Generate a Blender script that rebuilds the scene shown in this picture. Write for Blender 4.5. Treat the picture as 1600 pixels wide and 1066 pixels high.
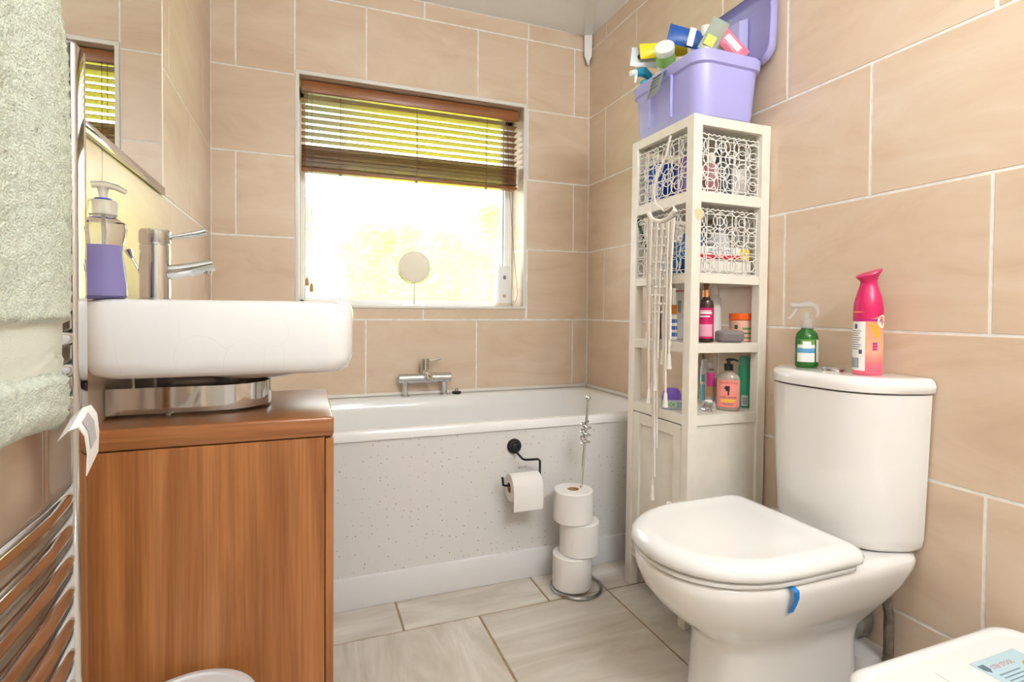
import bpy, bmesh, math, random
from mathutils import Vector, Matrix
random.seed(7)
sc = bpy.context.scene
for o in list(bpy.data.objects): bpy.data.objects.remove(o)
COL = sc.collection
# ------------------------------------------------------------------ camera
F, CX, CY = 845.17, 798.75, 500.64          # pixels of the 1600x1066 photograph
YAW, PIT, ROL, HC = 0.363766, -0.0184616, 0.00705129, 0.939
_f0 = Vector((math.sin(YAW), math.cos(YAW), 0)); _r0 = Vector((math.cos(YAW), -math.sin(YAW), 0)); _u0 = Vector((0, 0, 1))
FWD = _f0*math.cos(PIT) + _u0*math.sin(PIT); _u1 = _u0*math.cos(PIT) - _f0*math.sin(PIT)
RGT = _r0*math.cos(ROL) + _u1*math.sin(ROL); UPV = _u1*math.cos(ROL) - _r0*math.sin(ROL)
cam_d = bpy.data.cameras.new('camera'); cam = bpy.data.objects.new('camera', cam_d); COL.objects.link(cam)
cam_d.sensor_width = 36; cam_d.lens = 36*F/1600; cam_d.shift_x = (800-CX)/1600; cam_d.shift_y = (CY-533)/1600; cam_d.clip_start = 0.02
cam.matrix_world = Matrix(((RGT.x, UPV.x, -FWD.x, 0), (RGT.y, UPV.y, -FWD.y, 0), (RGT.z, UPV.z, -FWD.z, HC), (0, 0, 0, 1)))
sc.camera = cam
def ray(u, v): return RGT*((u-CX)/F) - UPV*((v-CY)/F) + FWD
def atX(u, v, x): d = ray(u, v); k = x/d.x; return Vector((x, d.y*k, HC+d.z*k))
def atY(u, v, y): d = ray(u, v); k = y/d.y; return Vector((d.x*k, y, HC+d.z*k))
def atZ(u, v, z): d = ray(u, v); k = (z-HC)/d.z; return Vector((d.x*k, d.y*k, z))
# ------------------------------------------------------------------ light
w = bpy.data.worlds.new('overcast_sky'); sc.world = w; w.use_nodes = True
w.node_tree.nodes['Background'].inputs[0].default_value = (0.93, 0.97, 1.0, 1); w.node_tree.nodes['Background'].inputs[1].default_value = 7.0
sun_d = bpy.data.lights.new('sun', 'SUN'); sun_d.energy = 16; sun_d.angle = 0.02; sun_d.color = (1, .95, .85)
sun = bpy.data.objects.new('sun', sun_d); COL.objects.link(sun); sun.rotation_euler = (math.radians(48), 0, math.radians(25))
LAMP_POWER = 27.0; FILL_LAMP_POWER = 98.0
sc.view_settings.view_transform = 'Standard'; sc.view_settings.look = 'None'; sc.view_settings.gamma = 1
sc.view_settings.use_curve_mapping = False; sc.view_settings.exposure = 0.0

# ------------------------------------------------------------------ materials
def lin(h):
    h = h.lstrip('#'); v = [int(h[i:i+2], 16)/255 for i in (0, 2, 4)]
    return tuple(x/12.92 if x <= .04045 else ((x+.055)/1.055)**2.4 for x in v)+(1,)
MATS = {}
def nodes(m): return m.node_tree.nodes, m.node_tree.links
def mat(name, col='#ffffff', rough=.5, metal=0, trans=0, ior=1.45, alpha=1, coat=0, var=0, vscale=30, bump=0, bscale=200, sss=0):
    if name in MATS: return MATS[name]
    m = bpy.data.materials.new(name); m.use_nodes = True; n, l = nodes(m); b = n['Principled BSDF']
    c = lin(col) if isinstance(col, str) else col
    b.inputs['Base Color'].default_value = c; b.inputs['Roughness'].default_value = rough; b.inputs['Metallic'].default_value = metal
    b.inputs['Transmission Weight'].default_value = trans; b.inputs['IOR'].default_value = ior; b.inputs['Alpha'].default_value = alpha
    b.inputs['Coat Weight'].default_value = coat
    if sss: b.inputs['Subsurface Weight'].default_value = sss; b.inputs['Subsurface Radius'].default_value = (.01, .01, .01)
    if var or bump:
        tc = n.new('ShaderNodeTexCoord')
    if var:
        t = n.new('ShaderNodeTexNoise'); t.inputs['Scale'].default_value = vscale; t.inputs['Detail'].default_value = 4
        l.new(tc.outputs['Object'], t.inputs['Vector'])
        r = n.new('ShaderNodeValToRGB'); r.color_ramp.elements[0].position = .3; r.color_ramp.elements[1].position = .7
        r.color_ramp.elements[0].color = tuple(x*(1-var) for x in c[:3])+(1,); r.color_ramp.elements[1].color = tuple(min(1, x*(1+var*.6)) for x in c[:3])+(1,)
        l.new(t.outputs['Fac'], r.inputs['Fac']); l.new(r.outputs['Color'], b.inputs['Base Color'])
    if bump:
        t = n.new('ShaderNodeTexNoise'); t.inputs['Scale'].default_value = bscale; t.inputs['Detail'].default_value = 3
        l.new(tc.outputs['Object'], t.inputs['Vector'])
        bp = n.new('ShaderNodeBump'); bp.inputs['Strength'].default_value = bump; bp.inputs['Distance'].default_value = .003
        l.new(t.outputs['Fac'], bp.inputs['Height']); l.new(bp.outputs['Normal'], b.inputs['Normal'])
    MATS[name] = m; return m

def grain_mat(name, stops, scale, rough, bump=.1, bscale=1.0, rot=(0, 0, 0), dist=2.0, objrand=40, fine=None):
    """streaky procedural surface: world position + an offset per object"""
    m = bpy.data.materials.new(name); m.use_nodes = True; n, l = nodes(m); b = n['Principled BSDF']; b.inputs['Roughness'].default_value = rough
    g = n.new('ShaderNodeNewGeometry'); oi = n.new('ShaderNodeObjectInfo')
    mul = n.new('ShaderNodeMath'); mul.operation = 'MULTIPLY'; mul.inputs[1].default_value = objrand; l.new(oi.outputs['Random'], mul.inputs[0])
    add = n.new('ShaderNodeVectorMath'); l.new(g.outputs['Position'], add.inputs[0]); l.new(mul.outputs[0], add.inputs[1])
    mp = n.new('ShaderNodeMapping'); mp.inputs['Rotation'].default_value = rot; mp.inputs['Scale'].default_value = scale
    l.new(add.outputs[0], mp.inputs['Vector'])
    t = n.new('ShaderNodeTexNoise'); t.inputs['Scale'].default_value = 1; t.inputs['Detail'].default_value = 8; t.inputs['Roughness'].default_value = .62; t.inputs['Distortion'].default_value = dist
    l.new(mp.outputs[0], t.inputs['Vector'])
    r = n.new('ShaderNodeValToRGB'); e = r.color_ramp.elements
    e[0].position, e[0].color = stops[0][0], lin(stops[0][1]); e[1].position, e[1].color = stops[-1][0], lin(stops[-1][1])
    for p, c in stops[1:-1]: x = e.new(p); x.color = lin(c)
    l.new(t.outputs['Fac'], r.inputs['Fac'])
    out = r.outputs['Color']
    if fine:
        t2 = n.new('ShaderNodeTexNoise'); t2.inputs['Scale'].default_value = 1; t2.inputs['Detail'].default_value = 3
        m2 = n.new('ShaderNodeMapping'); m2.inputs['Scale'].default_value = fine[0]; l.new(add.outputs[0], m2.inputs['Vector']); l.new(m2.outputs[0], t2.inputs['Vector'])
        r2 = n.new('ShaderNodeValToRGB'); r2.color_ramp.elements[0].position = .35; r2.color_ramp.elements[1].position = .6
        r2.color_ramp.elements[0].color = (fine[1],)*3+(1,); r2.color_ramp.elements[1].color = (1, 1, 1, 1); l.new(t2.outputs['Fac'], r2.inputs['Fac'])
        mx = n.new('ShaderNodeMix'); mx.data_type = 'RGBA'; mx.blend_type = 'MULTIPLY'; mx.inputs['Factor'].default_value = 1
        l.new(out, mx.inputs['A']); l.new(r2.outputs['Color'], mx.inputs['B']); out = mx.outputs['Result']
    l.new(out, b.inputs['Base Color'])
    bp = n.new('ShaderNodeBump'); bp.inputs['Strength'].default_value = bump; bp.inputs['Distance'].default_value = .004*bscale
    l.new(t.outputs['Fac'], bp.inputs['Height']); l.new(bp.outputs['Normal'], b.inputs['Normal'])
    MATS[name] = m; return m

M_TILE = grain_mat('sandstone_wall_tile', [(.2, '#c9ae94'), (.45, '#d8c0a7'), (.6, '#dcc7b0'), (.8, '#e4d3bf')], (2.2, 2.2, 6.5), .33, .22, rot=(0, .5, .35), dist=1.2)
M_FLOOR = grain_mat('travertine_floor_tile', [(.25, '#b0a496'), (.42, '#c6bbae'), (.58, '#d6cdc2'), (.75, '#ebe5db')], (1.6, 7.5, 3), .45, .12, dist=1.6, rot=(0, 0, .05))
M_FLOOR2 = grain_mat('travertine_floor_tile_cross', [(.25, '#b0a496'), (.42, '#c6bbae'), (.58, '#d6cdc2'), (.75, '#ebe5db')], (7.5, 1.6, 3), .45, .12, dist=1.6, rot=(0, 0, .05))
M_WOOD = grain_mat('walnut_wood_panel', [(.28, '#70401f'), (.42, '#935a2e'), (.55, '#a86c3c'), (.72, '#b8804e')], (7, 7, .55), .35, .06, dist=1.6, objrand=5, fine=((220, 220, 4), .78))
M_WOODH = grain_mat('walnut_wood_edge', [(.25, '#70401f'), (.42, '#8a532c'), (.55, '#9c6339'), (.75, '#ad784b')], (1.2, 1.2, 22), .28, .06, dist=.9, objrand=5, fine=((4, 4, 160), .75))
M_BLIND = grain_mat('brown_blind_wood', [(.3, '#6d3f22'), (.5, '#8a5530'), (.7, '#9c673f')], (1, 20, 20), .32, .05, dist=.5)
M_GROUT = mat('white_grout', '#f1eeea', .8, var=.12, vscale=40)
M_FGROUT = mat('tan_floor_grout', '#a58a6c', .9, var=.2, vscale=30)
M_PAINT = mat('white_ceiling_paint', '#fafbfc', .7, bump=.15, bscale=60)
M_WALLP = mat('pale_grey_wall_paint', '#dcdad6', .7, bump=.1, bscale=80)
M_UPVC = mat('white_window_plastic', '#eeeeec', .3)
M_TRIM = mat('white_trim_plastic', '#e9e4dc', .35)
M_ENAMEL = mat('white_bath_acrylic', '#ecebe9', .12, coat=.3)
M_CERAM = mat('white_glazed_ceramic', '#ebe8e4', .08, coat=.5)
M_SEAT = mat('white_toilet_seat_plastic', '#ecebe8', .14, coat=.3)
M_CHROME = mat('polished_chrome', '#d9dadc', .07, 1)
M_STEEL = mat('brushed_steel', '#b9babc', .25, 1)
M_DARK = mat('black_metal', '#2a2a2c', .35, .6)
M_MIRROR = mat('mirror_glass', '#f2f4f2', .01, 1)
M_CREAM = mat('cream_white_painted_wood', '#e9e1d4', .42, var=.05, vscale=18)
M_WIRE = mat('white_coated_wire', '#ebe8e2', .4)
M_COTTON = mat('undyed_cotton_cord', '#ece3d8', .95, bump=.5, bscale=500)
M_PAPER = mat('white_tissue_paper', '#ece8e4', .95, bump=.25, bscale=350)
M_CARD = mat('brown_cardboard', '#a78763', .9)
M_TOWEL = mat('pale_sage_terry_cotton', '#cdd3c4', 1, var=.16, vscale=160, bump=.9, bscale=420)
M_BAND = mat('flat_woven_towel_band', '#d2d3c4', .95, bump=.4, bscale=900)
M_LILAC = mat('lilac_plastic', '#a9a6de', .3, sss=0)
M_GREY = mat('grey_plastic', '#7d8284', .4)
M_WHITEP = mat('white_plastic', '#f0efed', .3)
M_BLACKP = mat('black_plastic', '#161616', .3)
M_CLEAR = mat('clear_plastic', '#f4f6f6', .05, 0, 1, 1.3)
M_FROSTP = mat('frosted_clear_plastic', '#f2f2f2', .35, 0, .75, 1.3)
M_LABEL = mat('white_paper_label', '#f1efec', .5)
M_INK = mat('dark_print_ink', '#26242a', .6)
def col(name, h, rough=.3, **k): return mat(name, h, rough, **k)

# speckled bath panel
def speck():
    m = mat('speckled_white_panel', '#dcd9d6', .25); n, l = nodes(m); b = n['Principled BSDF']
    g = n.new('ShaderNodeNewGeometry'); v = n.new('ShaderNodeTexVoronoi'); v.inputs['Scale'].default_value = 34; v.inputs['Randomness'].default_value = 1
    v.voronoi_dimensions = '2D'; v.inputs['Scale'].default_value = 40; sp = n.new('ShaderNodeSeparateXYZ'); cb = n.new('ShaderNodeCombineXYZ'); l.new(g.outputs['Position'], sp.inputs[0]); l.new(sp.outputs['X'], cb.inputs['X']); l.new(sp.outputs['Z'], cb.inputs['Y']); l.new(cb.outputs[0], v.inputs['Vector'])
    sx = n.new('ShaderNodeSeparateColor'); l.new(v.outputs['Color'], sx.inputs[0])
    th = n.new('ShaderNodeMath'); th.operation = 'MULTIPLY'; th.inputs[1].default_value = .075; l.new(sx.outputs[0], th.inputs[0])
    lt = n.new('ShaderNodeMath'); lt.operation = 'LESS_THAN'; l.new(v.outputs['Distance'], lt.inputs[0]); l.new(th.outputs[0], lt.inputs[1])
    mx = n.new('ShaderNodeMix'); mx.data_type = 'RGBA'; mx.inputs['A'].default_value = lin('#dcd9d6'); mx.inputs['B'].default_value = lin('#7d746c')
    l.new(lt.outputs[0], mx.inputs['Factor']); l.new(mx.outputs['Result'], b.inputs['Base Color'])
    return m
M_SPECK = speck()
# obscured, leaf-patterned glass
def frosted():
    m = bpy.data.materials.new('obscure_patterned_glass'); m.use_nodes = True; n, l = nodes(m); n.remove(n['Principled BSDF'])
    rf = n.new('ShaderNodeBsdfRefraction'); rf.inputs['Roughness'].default_value = .34; rf.inputs['IOR'].default_value = 1.08
    gl = n.new('ShaderNodeBsdfGlossy'); gl.inputs['Roughness'].default_value = .1
    mx = n.new('ShaderNodeMixShader'); mx.inputs[0].default_value = .05
    tc = n.new('ShaderNodeTexCoord'); nz = n.new('ShaderNodeTexNoise'); nz.inputs['Scale'].default_value = 6; nz.inputs['Distortion'].default_value = 1
    v = n.new('ShaderNodeTexVoronoi'); v.feature = 'SMOOTH_F1'; v.inputs['Scale'].default_value = 26
    l.new(tc.outputs['Object'], nz.inputs['Vector']); ad = n.new('ShaderNodeVectorMath'); l.new(tc.outputs['Object'], ad.inputs[0])
    sc_ = n.new('ShaderNodeVectorMath'); sc_.operation = 'SCALE'; sc_.inputs['Scale'].default_value = .15; l.new(nz.outputs['Color'], sc_.inputs[0]); l.new(sc_.outputs[0], ad.inputs[1])
    l.new(ad.outputs[0], v.inputs['Vector'])
    bp = n.new('ShaderNodeBump'); bp.inputs['Strength'].default_value = .6; bp.inputs['Distance'].default_value = .02; l.new(v.outputs['Distance'], bp.inputs['Height'])
    l.new(bp.outputs[0], rf.inputs['Normal']); l.new(bp.outputs[0], gl.inputs['Normal'])
    l.new(rf.outputs[0], mx.inputs[1]); l.new(gl.outputs[0], mx.inputs[2]); l.new(mx.outputs[0], n['Material Output'].inputs[0]); return m
M_FROST = frosted()

# ------------------------------------------------------------------ geometry helpers
class G:
    def __init__(s): s.v = []; s.f = []
    def add(s, vs, fs):
        o = len(s.v); s.v += [tuple(p) for p in vs]; s.f += [tuple(i+o for i in f) for f in fs]; return s
    def box(s, x0, x1, y0, y1, z0, z1, bev=0, seg=2):
        bm = bmesh.new(); bmesh.ops.create_cube(bm, size=1)
        for v in bm.verts: v.co = Vector(((x0+x1)/2+v.co.x*(x1-x0), (y0+y1)/2+v.co.y*(y1-y0), (z0+z1)/2+v.co.z*(z1-z0)))
        if bev: bmesh.ops.bevel(bm, geom=list(bm.edges), offset=bev, segments=seg, profile=.5, affect='EDGES')
        bm.verts.index_update(); s.add([v.co for v in bm.verts], [[v.index for v in f.verts] for f in bm.faces]); bm.free(); return s
    def loft(s, loops, c0=True, c1=True, closed=True):
        n = len(loops[0]); vs = [p for L in loops for p in L]; fs = []
        for i in range(len(loops)-1):
            for j in range(n if closed else n-1):
                k = (j+1) % n; fs.append((i*n+j, i*n+k, (i+1)*n+k, (i+1)*n+j))
        if c0: fs.append(tuple(range(n-1, -1, -1)))
        if c1: fs.append(tuple((len(loops)-1)*n+j for j in range(n)))
        return s.add(vs, fs)
    def lathe(s, prof, n=24, c=(0, 0, 0), sx=1, sy=1, c0=True, c1=True, axis='z'):
        L = []
        for r, z in prof:
            ring = []
            for j in range(n):
                a = 2*math.pi*j/n; p = (r*sx*math.cos(a), r*sy*math.sin(a), z)
                if axis == 'x': p = (p[2], p[0], p[1])
                if axis == 'y': p = (p[1], p[2], p[0])
                ring.append((p[0]+c[0], p[1]+c[1], p[2]+c[2]))
            L.append(ring)
        return s.loft(L, c0, c1)
    def tube(s, pts, r, n=8, closed=False, cap=True, flat=1.0):
        P = [Vector(p) for p in pts]; m = len(P); rs = r if isinstance(r, (list, tuple)) else [r]*m; L = []; up = None
        for i in range(m):
            a = P[(i-1) % m] if (i > 0 or closed) else P[i]; b = P[(i+1) % m] if (i < m-1 or closed) else P[i]
            t = (b-a); t = t.normalized() if t.length > 1e-9 else Vector((0, 0, 1))
            if up is None: up = t.orthogonal().normalized()
            up = (up - t*up.dot(t)); up = up.normalized() if up.length > 1e-6 else t.orthogonal().normalized()
            sd = t.cross(up)
            L.append([P[i]+(up*math.cos(2*math.pi*j/n)*flat+sd*math.sin(2*math.pi*j/n))*rs[i] for j in range(n)])
        if closed: L.append(L[0]); return s.loft(L, False, False)
        return s.loft(L, cap, cap)
    def patch(s, r, a0, a1, z0, z1, n=12, sx=1, sy=1, c=(0, 0)):
        """part of a cylinder wall, angle 0 facing -Y"""
        vs = []; fs = []
        for i in range(n+1):
            a = a0+(a1-a0)*i/n
            for z in (z0, z1): vs.append((c[0]+r*sx*math.sin(a), c[1]-r*sy*math.cos(a), z))
        for i in range(n): fs.append((2*i, 2*i+2, 2*i+3, 2*i+1))
        return s.add(vs, fs)
    def ball(s, c, r, n=12, sz=1):
        return s.lathe([(max(r*math.sin(math.pi*i/n), 1e-5), -r*sz*math.cos(math.pi*i/n)) for i in range(n+1)], max(8, n), c)
    def map(s, fn): s.v = [tuple(fn(Vector(p))) for p in s.v]; return s
    def mesh(s, name, m, smooth=True, ang=35):
        me = bpy.data.meshes.new(name); me.from_pydata(s.v, [], s.f); me.update()
        bm = bmesh.new(); bm.from_mesh(me); bmesh.ops.recalc_face_normals(bm, faces=bm.faces); bm.to_mesh(me); bm.free()
        if m: me.materials.append(m)
        if smooth:
            for p in me.polygons: p.use_smooth = True
            me.set_sharp_from_angle(angle=math.radians(ang))
        return me
def obj(name, g, m, parent=None, world=True, smooth=True, ang=35):
    """one mesh object; world=True: coordinates are world ones and are moved into the parent's frame"""
    if parent is not None and world:
        inv = parent_matrix(parent).inverted(); g.map(lambda p: inv @ p)
    o = bpy.data.objects.new(name, g.mesh(name, m, smooth, ang)); COL.objects.link(o)
    if parent is not None: o.parent = parent
    return o
def parent_matrix(o):
    mtx = Matrix.LocRotScale(o.location, o.rotation_euler, o.scale)
    return parent_matrix(o.parent) @ mtx if o.parent else mtx
def tag(o, label, cat, group=None):
    o['label'] = label; o['category'] = cat
    if group: o['group'] = group
    return o
def thing(name, label, cat, loc=(0, 0, 0), rz=0, group=None, ry=0, rx=0):
    o = bpy.data.objects.new(name, None); COL.objects.link(o); o.location = loc; o.rotation_euler = (rx, ry, rz); o.empty_display_size = .05
    return tag(o, label, cat, group)
def struct(name, g, m, parent=None, smooth=False):
    o = obj(name, g, m, parent, smooth=smooth); o['kind'] = 'structure'; return o
def text_geo(body, size, align='CENTER'):
    cu = bpy.data.curves.new('txt', 'FONT'); cu.body = body; cu.size = size; cu.align_x = align; cu.align_y = 'CENTER'; cu.resolution_u = 2
    o = bpy.data.objects.new('txt', cu); COL.objects.link(o)
    me = o.evaluated_get(bpy.context.evaluated_depsgraph_get()).to_mesh()
    g = G().add([v.co.copy() for v in me.vertices], [tuple(p.vertices) for p in me.polygons])
    bpy.data.objects.remove(o); bpy.data.curves.remove(cu); return g
def text_on_cyl(body, size, r, z, a=0, sx=1, sy=1, c=(0, 0)):
    g = text_geo(body, size)
    return g.map(lambda p: (c[0]+r*sx*math.sin(a+p.x/r), c[1]-r*sy*math.cos(a+p.x/r), z+p.y))
def rrect(x0, x1, y0, y1, r, z, n=6):
    pts = []
    for cx, cy, a0 in ((x1-r, y1-r, 0), (x0+r, y1-r, 90), (x0+r, y0+r, 180), (x1-r, y0+r, 270)):
        for i in range(n+1): a = math.radians(a0+90*i/n); pts.append((cx+r*math.cos(a), cy+r*math.sin(a), z))
    return pts
def bez(p0, p1, p2, p3, n=10):
    p0, p1, p2, p3 = map(Vector, (p0, p1, p2, p3)); return [(1-t)**3*p0+3*(1-t)**2*t*p1+3*(1-t)*t*t*p2+t**3*p3 for t in [i/n for i in range(n+1)]]

# ------------------------------------------------------------------ room shell
XL, XR, YB, YF, ZC = -.351, 1.344, 2.440, -.80, 2.325
ROWS = [-.123, .216, .555, .894, 1.236, 1.574, 1.913, 2.248, 2.60]
TT = .0015; JW = .0068           # tile thickness, joint width
WX0, WX1, WZ0, WZ1, WY = -.024, .988, .958, 1.918, 2.60   # window opening and depth of the reveal
wall_back = struct('wall_back', G().box(XL-.15, WX0-TT, YB+TT, 2.74, -.02, 2.5).box(WX1+TT, XR+.15, YB+TT, 2.74, -.02, 2.5).box(WX0-TT, WX1+TT, YB+TT, 2.74, -.02, WZ0-TT).box(WX0-TT, WX1+TT, YB+TT, 2.74, WZ1+TT, 2.5), M_GROUT)
wall_left = struct('wall_left', G().box(XL-.15, XL-TT, YF-.1, YB+TT, -.02, 2.5), M_GROUT)
wall_right = struct('wall_right', G().box(XR+TT, XR+.15, YF-.1, YB+TT, -.02, 2.5), M_GROUT)
floor = struct('floor', G().box(XL-TT, XR+TT, YF, YB+TT, -.1, -.003), M_FGROUT)
ceiling = struct('ceiling', G().box(XL-TT, XR+TT, YF-.1, YB+TT, ZC, ZC+.1), M_PAINT)
wall_front = struct('wall_front', G().box(XL-TT, .28, YF-.1, YF, -.02, ZC).box(1.10, XR+TT, YF-.1, YF, -.02, ZC).box(.28, 1.10, YF-.1, YF, 2.02, ZC), M_WALLP)
door = struct('door_1', G().box(.285, 1.095, YF-.07, YF-.03, 0, 2.015, .003), M_WHITEP)
obj('door_handle', G().lathe([(.025, 0), (.025, .008), (.012, .012), (.01, .045)], 16, (.36, YF-.03, 1.0), axis='y').tube([(.36, YF+.012, 1.0), (.48, YF+.012, 1.0)], .009), M_CHROME, door)
trim2 = struct('trim_2', G().box(.22, .285, YF, YF+.018, 0, 2.08, .004).box(1.095, 1.16, YF, YF+.018, 0, 2.08, .004).box(.285, 1.095, YF, YF+.018, 2.015, 2.08, .004), M_WHITEP)

TILE_MESH = {}
def tile(parent, u, v, frame, m=M_TILE, loc=None, t=TT):
    """frame: back/right/left/floor/... ; loc is the centre of the tile's back face in world"""
    key = (round(u, 3), round(v, 3), m.name, t)
    if key not in TILE_MESH:
        g = G(); b = .0009; L = []
        for ins, y in ((0, 0), (0, -t+b*.8), (b, -t)): L.append([(-u/2+ins, y, -v/2+ins), (u/2-ins, y, -v/2+ins), (u/2-ins, y, v/2-ins), (-u/2+ins, y, v/2-ins)])
        g.loft(L); TILE_MESH[key] = g.mesh('tile', m, False)
    o = bpy.data.objects.new('tile', TILE_MESH[key]); COL.objects.link(o); o.parent = parent; o.location = loc
    o.rotation_euler = {'back': (0, 0, 0), 'right': (0, 0, -math.pi/2), 'left': (0, 0, math.pi/2), 'floor': (-math.pi/2, 0, 0), 'down': (math.pi/2, 0, 0)}[frame]
    return o
def tile_rect(parent, frame, a0, a1, z0, z1, plane, m=M_TILE):
    h = JW/2; u = a1-a0-JW; v = z1-z0-JW
    if u < .012 or v < .008: return
    ca, cz = (a0+a1)/2, (z0+z1)/2
    loc = {'back': (ca, plane+TT, cz), 'right': (plane+TT, ca, cz), 'left': (plane-TT, ca, cz), 'floor': (ca, cz, plane-.003), 'down': (ca, cz, plane+TT)}[frame]
    tile(parent, u, v, frame, m, loc, .003 if frame == 'floor' else TT)
def course(parent, frame, plane, lo, hi, joints, z0, z1, holes=()):
    js = [lo]+sorted(j for j in joints if lo+.02 < j < hi-.02)+[hi]
    for a, b in zip(js, js[1:]):
        segs = [(a, b, z0, z1)]
        for hx0, hx1, hz0, hz1 in holes:
            ns = []
            for (p, q, r, t) in segs:
                if q <= hx0 or p >= hx1 or t <= hz0 or r >= hz1: ns.append((p, q, r, t)); continue
                if p < hx0: ns.append((p, hx0, r, t))
                if q > hx1: ns.append((hx1, q, r, t))
                pp, qq = max(p, hx0), min(q, hx1)
                if r < hz0: ns.append((pp, qq, r, hz0))
                if t > hz1: ns.append((pp, qq, hz1, t))
            segs = ns
        for s_ in segs: tile_rect(parent, frame, *s_, plane, m=M_TILE)
HOLE = [(WX0-.016, WX1+.016, WZ0-.002, WZ1+.016)]
JA, JB = [-.261, .248, .755, 1.260], [-.006, .502, 1.010]
RA, RB = [2.28, 1.755, 1.228, .704, .178, -.35], [2.026, 1.502, .969, .44, -.09, -.6]
LA, LB = [2.02, 1.49, .96, .43, -.1, -.6], [2.275, 1.742, 1.208, .68, .15, -.38]
for i in range(len(ROWS)-1):
    z0, z1 = max(ROWS[i], 0), min(ROWS[i+1], ZC); odd = i % 2   # row .555-.894 is i=2
    course(wall_back, 'back', YB, XL, XR, JA if i % 2 == 0 else JB, z0, z1, HOLE)
    course(wall_right, 'right', XR, YF, YB, RB if i % 2 == 0 else RA, z0, z1)
    course(wall_left, 'left', XL, YF, YB, LA if i % 2 == 0 else LB, z0, z1)
# tiled window reveal
tile_rect(wall_back, 'down', WX0, .488, YB, WY-.012, WZ1)
tile_rect(wall_back, 'down', .488, WX1, YB, WY-.012, WZ1)
for z0, z1 in ((WZ0, 1.236), (1.236, 1.574), (1.574, WZ1)):
    tile_rect(wall_back, 'right', YB, WY-.012, z0, z1, WX1)
    tile_rect(wall_back, 'left', YB, WY-.012, z0, z1, WX0)
# floor tiles (measured joints)
FY = [YF, -.02, .56, 1.055, 1.628-.0, 1.75]
f1 = atZ(520, 1010, 0).y; f2 = atZ(800, 950, 0).y; FJ = (f1+f2)/2
xa = atZ(625, 965, 0).x; xb = (atZ(748.7, 961, 0).x+atZ(800, 1055, 0).x)/2; xc = (atZ(950, 922.5, 0).x+atZ(1082, 1046, 0).x)/2; xd = atZ(853, 932, 0).x
for a, b in zip([XL, xa, xd, xc], [xa, xd, xc, XR]): tile_rect(floor, 'floor', a, b, FJ, 1.79, 0, M_FLOOR)
k = 0
for y0, y1 in ((FJ-.6, FJ), (FJ-1.2, FJ-.6), (FJ-1.8, FJ-1.2), (YF, FJ-1.8)):
    if y1 <= YF+.01: break
    for a, b in zip([XL, xb, xc], [xb, xc, XR]):
        tile_rect(floor, 'floor', a, b, max(y0, YF), y1, 0, M_FLOOR if (k % 3) else M_FLOOR2); k += 1
# window
win = struct('window_1', G().box(WX0, WX1, 2.59, 2.65, WZ0, WZ0+.026, .004).box(WX0, WX1, 2.59, 2.65, WZ1-.05, WZ1, .004).box(WX0, WX0+.022, 2.59, 2.65, WZ0, WZ1, .004).box(WX1-.042, WX1, 2.59, 2.65, WZ0, WZ1, .004), M_UPVC)
obj('window_pane', G().box(WX0+.02, WX1-.04, 2.616, 2.62, WZ0+.02, WZ1-.04), M_FROST, win, smooth=False)
obj('glazing_seal', G().box(WX1-.0445, WX1-.0415, 2.605, 2.616, WZ0+.025, WZ1-.05).box(WX0+.022, WX0+.025, 2.605, 2.616, WZ0+.025, WZ1-.05).box(WX0+.02, WX1-.04, 2.605, 2.616, WZ0+.0255, WZ0+.0285), mat('grey_rubber_seal', '#5c6064', .6), win)
g = G(); fw = .017
g.box(WX0-fw, WX0, YB-.004, YB+.012, WZ0-.004, WZ1+fw, .003).box(WX1, WX1+fw, YB-.004, YB+.012, WZ0-.004, WZ1+fw, .003).box(WX0-fw, WX1+fw, YB-.0042, YB+.012, WZ1, WZ1+fw, .003)
obj('reveal_edge_trim', g, M_TRIM, win)
obj('window_sill', G().box(WX0-fw, WX1+fw, YB-.006, 2.60, WZ0-.014, WZ0, .003), M_TRIM, win)
# white corner trim: down the corner, then along the ceiling
g = G(); a = Vector((1.322, 2.418, 0)); dv = Vector((-.45, -.89, 0)).normalized(); nv = Vector((-dv.y, dv.x, 0))
g.loft([[(a+nv*s_*wd+dv*t_*.012+Vector((0, 0, z))) for s_, t_ in ((-1, -1), (1, -1), (1, 1), (-1, 1))] for z, wd in ((2.172, .003), (2.21, .018), (ZC-.001, .020))])
g.loft([[(a+dv*d_+nv*s_*.020+Vector((0, 0, z))) for s_, z in ((-1, ZC-.014), (1, ZC-.014), (1, ZC-.001), (-1, ZC-.001))] for d_ in (0, .75)])
struct('trim_1', g, M_WHITEP)
# a lit ceiling lamp (behind the camera's view)
lamp = thing('ceiling_lamp', 'round opal globe lamp hanging on a short rod from the ceiling', 'lamp', (.48, .42, ZC))
obj('lamp_base', G().lathe([(.05, -.02), (.055, -.018), (.055, 0)], 32), M_WHITEP, lamp, world=False)
obj('rod', G().tube([(0, 0, -.02), (0, 0, -.22)], .006), M_CHROME, lamp, world=False)
mg = bpy.data.materials.new('lit_lamp_glass'); mg.use_nodes = True; b_ = mg.node_tree.nodes['Principled BSDF']; b_.inputs['Emission Color'].default_value = (.92, .97, 1, 1); b_.inputs['Emission Strength'].default_value = LAMP_POWER
obj('lamp_shade', G().ball((0, 0, -.31), .10, 24), mg, lamp, world=False)

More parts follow.
